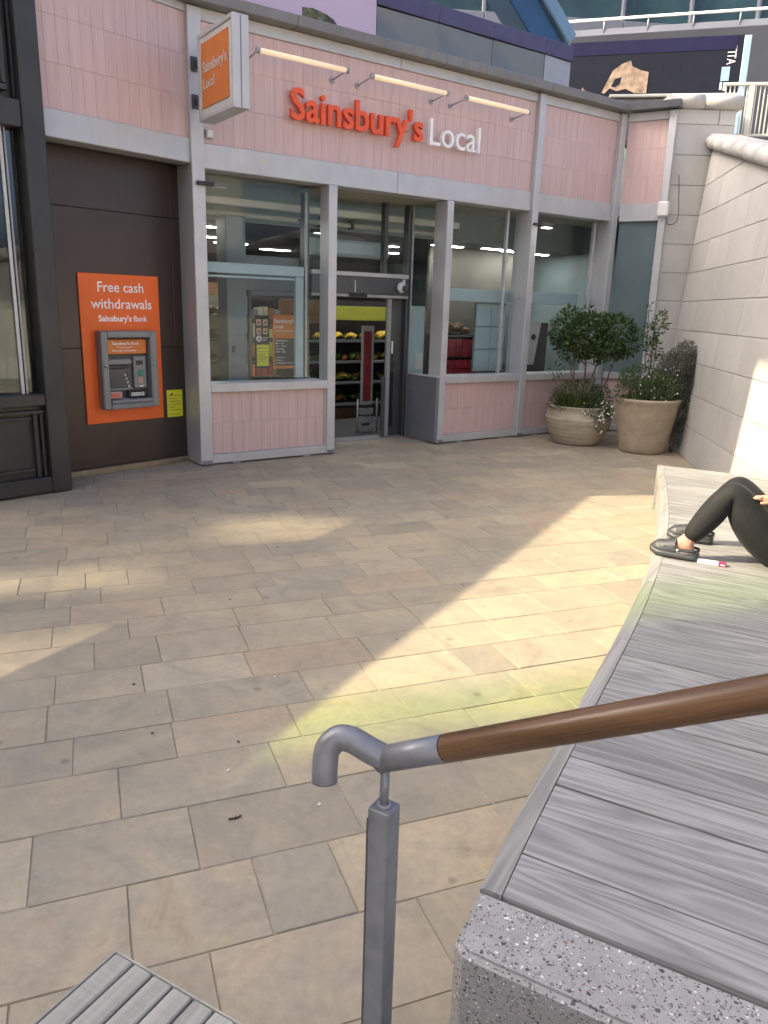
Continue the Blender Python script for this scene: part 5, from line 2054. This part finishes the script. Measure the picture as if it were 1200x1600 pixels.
bx_ = Vector((.826, -.563, 0))                      # from feet towards the head
lx_ = Vector((.563, .826, 0))                       # towards the far side
pel = Vector((2.335, 4.405, .59))
hipn, hipf = pel - lx_ * .09, pel + lx_ * .09
kn, kf = Vector((2.05, 4.42, .945)), Vector((2.20, 4.69, .925))
an, af = Vector((1.835, 4.475, .575)), Vector((2.07, 4.835, .570))
waist, chest, neck, head = pel + bx_ * .19 + Vector((0, 0, -.01)), pel + bx_ * .42, pel + bx_ * .64 + Vector((0, 0, .02)), pel + bx_ * .80 + Vector((0, 0, .06))
shn, shf_ = pel + bx_ * .56 - lx_ * .17, pel + bx_ * .56 + lx_ * .17
eln = Vector((2.52, 4.06, .80))
wrn = Vector((2.255, 4.285, .885))
elf = shf_ + Vector((.05, .1, -.02)) - bx_ * .25
wrf = pel + bx_ * .22 + lx_ * .02 + Vector((0, 0, .15))
UPZ = Vector((0, 0, 1))


def heel_toe(a, d):
    return a - d * .045 + UPZ * -.06, a + d * .10 + UPZ * -.062, a + d * .17 + UPZ * -.07


fdn, fdf = Vector((-.826, .563, 0)).normalized(), Vector((-.89, .455, 0)).normalized()


def leg(sk, start, hip, knee, ank, extra, fd=None):
    m1 = hip.lerp(knee, .45)
    m2 = knee.lerp(ank, .3)
    m3 = knee.lerp(ank, .7)
    back = (hip + ank) / 2 - knee
    back.normalize()
    pts = [(hip, .118 + extra), (m1 + back * .02, .112 + extra), (knee + back * .014, .070 + extra), (m2 + back * .026, .078 + extra), (m3 + back * .014, .060 + extra), (ank, .041 + extra * .8)]
    i = sk.chain(start, pts)
    if fd is not None:
        h_, b_, t_e = heel_toe(ank, fd)
        sk.add(h_, .030, i)
        j = sk.add(b_, (.030, .040), i)
        sk.add(t_e, (.018, .040), j)
    return i


body = Skel()
r0 = body.add(pel, .10)
w_i = body.add(waist, .098, r0)
c_i = body.add(chest, .118, w_i)
n_i = body.add(neck, .05, c_i)
body.add(head, .088, n_i)
leg(body, r0, hipn, kn, an, -.012, fdn)
leg(body, r0, hipf, kf, af, -.012, fdf)


def arm(sk, start, sh, el, wr, ndir):
    i = sk.chain(start, [(sh, .05), (sh.lerp(el, .5), .042), (el, .036), (el.lerp(wr, .45), .033), (wr, .022)])
    palm = wr + ndir * .06
    p_i = sk.add(palm, (.018, .034), i)
    side = ndir.cross(UPZ).normalized()
    for k, (off, ln) in enumerate(((-.030, .068), (-.010, .078), (.010, .074), (.029, .058))):
        a = palm + ndir * .035 + side * off
        b = a + ndir * ln * .5 - UPZ * .006
        c = b + ndir * ln * .45 - UPZ * .03
        q = sk.add(a, .0095, p_i)
        q = sk.add(b, .0085, q)
        sk.add(c, .007, q)
    q = sk.add(wr + ndir * .03 - side * .036 - UPZ * .004, .010, i)
    q = sk.add(wr + ndir * .058 - side * .052 - UPZ * .012, .009, q)
    sk.add(wr + ndir * .082 - side * .056 - UPZ * .020, .0075, q)


hdn = (Vector((2.11, 4.40, .905)) - wrn).normalized()
arm(body, c_i, shn, eln, wrn, hdn)
arm(body, c_i, shf_, elf, wrf, (-bx_ * .5 - lx_ * .8).normalized())
per = thing('person', 'person in black leggings and grey clogs lying on the bench, knees raised', 'person', T(pel.x, pel.y, BZ))
bmesh_body = skin_mesh('body', body.v, body.e, body.r, 0, 2)
bm = bmesh.new()
bm.from_mesh(bmesh_body)
# head: skull, jaw, nose and ears on the same mesh; the face looks up
hm = Matrix((lx_, UPZ.cross(lx_).normalized() * 1.0, UPZ)).transposed().to_4x4()
hm.translation = head + bx_ * .03 + UPZ * .01


def ball(c, s):
    r_ = bmesh.ops.create_uvsphere(bm, u_segments=20, v_segments=14, radius=1)
    bmesh.ops.scale(bm, vec=s, verts=r_['verts'])
    bmesh.ops.translate(bm, vec=c, verts=r_['verts'])
    bmesh.ops.transform(bm, matrix=hm, verts=r_['verts'])


sgn = 1 if (hm.to_3x3() @ Vector((0, 1, 0))).dot(bx_) > 0 else -1
ball((0, sgn * .01, 0), (.076, .112, .095))
ball((0, sgn * -.06, .035), (.055, .055, .055))
ball((0, sgn * -.012, .098), (.013, .024, .02))
ball((0, sgn * -.055, .082), (.024, .008, .012))
for sx in (-1, 1):
    ball((sx * .078, 0, -.005), (.010, .03, .02))
bo = bm_obj('body', bm, 'skin', per, None, True)
bm = bmesh.new()
for sx in (-1, 1):
    ball((sx * .032, sgn * .012, .084), (.013, .007, .010))
bm_obj('eye', bm, 'black_plastic', per, None, True)
bm = bmesh.new()
ball((0, sgn * .035, -.018), (.088, .11, .095))
bm_obj('hair', bm, 'hair', per, None, True)

lg = Skel()
r0 = lg.add(pel + bx_ * .03, .135)
lg.add(waist, .122, r0)
leg(lg, r0, hipn + Vector((-.02, .01, 0)), kn, an + (kn - an) * .02, .014)
leg(lg, r0, hipf, kf, af + (kf - af) * .02, .012)
mesh_obj('leggings', skin_mesh('leggings', lg.v, lg.e, lg.r, 0, 3), 'legging', per, None, True)
tp = Skel()
r0 = tp.add(waist, .128)
c2_ = tp.add(chest, .145, r0)
tp.add(neck - bx_ * .06, .085, c2_)
tp.add(pel + bx_ * .08, .132, r0)
for sh, el in ((shn, eln), (shf_, elf)):
    i = tp.add(sh, .066, c2_)
    tp.add(sh.lerp(el, .55), .054, i)
mesh_obj('dark_top', skin_mesh('dark_top', tp.v, tp.e, tp.r, 0, 2), 'dark_top', per, None, True)
# bracelet and ring
bm = bmesh.new()
nax = (wrn - eln).normalized()
a_ = nax.orthogonal().normalized()
b_ = nax.cross(a_)
add_tube(bm, [wrn + (a_ * math.cos(6.283 * k / 16) + b_ * math.sin(6.283 * k / 16)) * .032 for k in range(17)], .004, 6)
bm_obj('bracelet', bm, 'steel', per)


def clog(name, ank, fd, lab):
    """foam clog: heel at x=0, toe at x=.285"""
    side = UPZ.cross(fd)
    hl = ank - fd * .085
    F = Matrix((fd, side, UPZ)).transposed().to_4x4()
    F.translation = (hl.x, hl.y, BZ + .002)
    rt_ = tag(bpy.data.objects.new(name, None))
    link(rt_, per, F)
    N = 22
    bm = bmesh.new()
    def hw(t):
        return .040 + .020 * math.sin(min(1, t * 1.25) * 1.57) * (1) - .036 * max(0, (t - .72) / .28) ** 2.2 - .016 * max(0, (.10 - t) / .10) ** 2
    # sole
    secs = []
    for i in range(N + 1):
        t = i / N
        x = .285 * t
        w = max(.010, hw(t))
        zb = .004 + .018 * max(0, (t - .75) / .25) ** 2
        zt = zb + .034
        secs.append([(x, -w * .92, zb), (x, -w, zb + .012), (x, -w, zt), (x, 0, zt + .004), (x, w, zt), (x, w, zb + .012), (x, w * .92, zb)])
    def loft(secs, closed_ends=True):
        rings = [[bm.verts.new(p) for p in s_] for s_ in secs]
        m = len(rings[0])
        for a, b in zip(rings, rings[1:]):
            for q in range(m):
                bm.faces.new((a[q], a[(q + 1) % m], b[(q + 1) % m], b[q]))
        bm.faces.new(rings[0])
        bm.faces.new(rings[-1][::-1])
    loft(secs)
    fixn(bm)
    bm_obj('sole', bm, 'clog', rt_, F, True)
    # upper: domed toe box rising to the instep
    bm = bmesh.new()
    secs = []
    for i in range(13):
        t = .40 + .585 * i / 12
        x = .285 * t
        w = max(.014, hw(t) - .001)
        zb = .022 + .016 * max(0, (t - .75) / .25) ** 2
        h = .118 - .036 * ((t - .40) / .6) - .030 * max(0, (t - .85) / .15) ** 2
        ring = []
        for q in range(11):
            a = math.pi * q / 10
            ring.append((x - (.03 * math.sin(a) if i == 0 else 0) * -1, -w * math.copysign(abs(math.cos(a)) ** .75, math.cos(a)), zb + (h - zb) * math.sin(a) ** .8))
        secs.append(ring)
    loft(secs)
    fixn(bm)
    up = bm_obj('upper', bm, 'clog', rt_, F, True)
    for (t, yy) in ((.66, -.85), (.78, -.78), (.89, -.6), (.66, .85), (.78, .78), (.89, .6), (.62, 0), (.74, -.3), (.74, .3), (.84, 0)):
        w = hw(t)
        a = math.acos(max(-1, min(1, -yy)))
        h = .118 - .036 * ((t - .40) / .6)
        p = Vector((.285 * t, w * yy, .024 + (h - .024) * (math.sin(a) ** .8)))
        nn = Vector((.15, yy, max(.15, math.sin(a)))).normalized()
        disc('vent_hole', p - nn * .004, nn, .0052, .0055, 'clog_hole', up, F, 8)
    # heel wall
    bm = bmesh.new()
    path, rr = [], []
    for q in range(13):
        a = math.pi * (.5 + q / 12)
        path.append((.05 + .045 * math.cos(a), .040 * math.sin(a), .042))
    path = [(.125, .046, .040)] + path + [(.125, -.046, .040)]
    add_tube(bm, path, .010, 8)
    fixn(bm)
    bm_obj('heel_rim', bm, 'clog', rt_, F, True)
    # strap swung behind the heel
    bm = bmesh.new()
    path = [(.115, .047, .058)]
    for q in range(13):
        a = math.pi * (.5 + q / 12)
        path.append((.045 + .048 * math.cos(a), .043 * math.sin(a), .066))
    path.append((.115, -.047, .058))
    for (p0, p1) in zip(path, path[1:]):
        p0, p1 = Vector(p0), Vector(p1)
        n_ = (p1 - p0).cross(UPZ).normalized() * .002
        add_box(bm, 0, 1, 0, 1, 0, 1, Matrix((((p1 - p0).x, n_.x, 0, p0.x), ((p1 - p0).y, n_.y, 0, p0.y), ((p1 - p0).z, n_.z, .016, p0.z - .008), (0, 0, 0, 1))))
    fixn(bm)
    s_ = bm_obj('strap', bm, 'clog', rt_, F)
    for yy in (-.048, .048):
        disc('rivet', (.115, yy, .058), (0, yy, 0), .007, .004, 'white_paint', s_, F, 12)
    return rt_


clog('clog', an, fdn, '')
clog('clog', af, fdf, '')

# ================================================================== SMALL THINGS
a_, b_ = Vector((1.885, 4.385)), Vector((2.035, 4.318))
cb_ = thing('small_carton', 'slim white carton with a dark red end lying on the bench by the clogs', 'carton', T(a_.x, a_.y, BZ + .001) @ RZ(math.atan2((b_ - a_).y, (b_ - a_).x)))
Fc_ = T(a_.x, a_.y, BZ + .001) @ RZ(math.atan2((b_ - a_).y, (b_ - a_).x))
box('carton_body', Fc_, 0, .118, 0, .042, .001, .021, 'carton_white', cb_, .001)
box('carton_end', Fc_, .1182, .160, 0, .042, .001, .021, 'carton_red', cb_, .001)
box('end_mark', Fc_, .128, .152, -.0008, -.0002, .007, .015, 'carton_white', cb_, 0)
box('print_line', Fc_, .012, .105, -.0008, -.0002, .009, .011, 'ink', cb_, 0)

lt = thing('dropped_twig', 'small dark curled twig on the paving left of the handrail', 'twig', T(-.53, 2.52, .002))
tube('stem', spline([(-.556, 2.515, .004), (-.54, 2.518, .006), (-.525, 2.524, .004), (-.512, 2.536, .007)], 4), .0035, 'twig', lt, None, 6)
tube('side_shoot', [(-.535, 2.52, .005), (-.528, 2.530, .009)], .002, 'twig', lt, None, 5)
rl = random.Random(19)
leafm = []
for s_ in range(3):
    bm = bmesh.new()
    bmesh.ops.create_circle(bm, cap_ends=True, segments=7, radius=.009)
    for vv in bm.verts:
        vv.co.x *= rl.uniform(.7, 1.4)
        vv.co.y *= rl.uniform(.4, 1.0)
        vv.co.z = rl.uniform(0, .004)
    ex = bmesh.ops.extrude_face_region(bm, geom=bm.faces[:])
    bmesh.ops.translate(bm, vec=(0, 0, .0015), verts=[g for g in ex['geom'] if isinstance(g, bmesh.types.BMVert)])
    fixn(bm)
    me = bpy.data.meshes.new('leaf_scrap')
    bm.to_mesh(me)
    bm.free()
    leafm.append(me)
leafm[0].materials.append(MATS['twig'])
leafm[1].materials.append(MATS['off_white'])
leafm[2].materials.append(MATS['bread'])
for (px, py, kd) in ((-1.02, 3.10, 0), (-.62, 3.05, 0), (-.62, 2.83, 1), (-1.25, 3.55, 0), (-.55, 3.68, 1), (-1.0, 4.75, 0), (-.4, 4.9, 2), (.55, 3.1, 0), (-.85, 5.9, 0), (.1, 4.2, 2), (-.22, 2.62, 1)):
    o = mesh_obj('litter_scrap', leafm[kd], None, None, T(px, py, .003) @ RZ(rl.random() * 6))
    tag(o, ('tiny dark scrap lying on the paving', 'tiny pale scrap lying on the paving', 'tiny brown leaf scrap lying on the paving')[kd], 'litter', ('dark scraps on the paving', 'pale scraps on the paving', 'brown scraps on the paving')[kd])
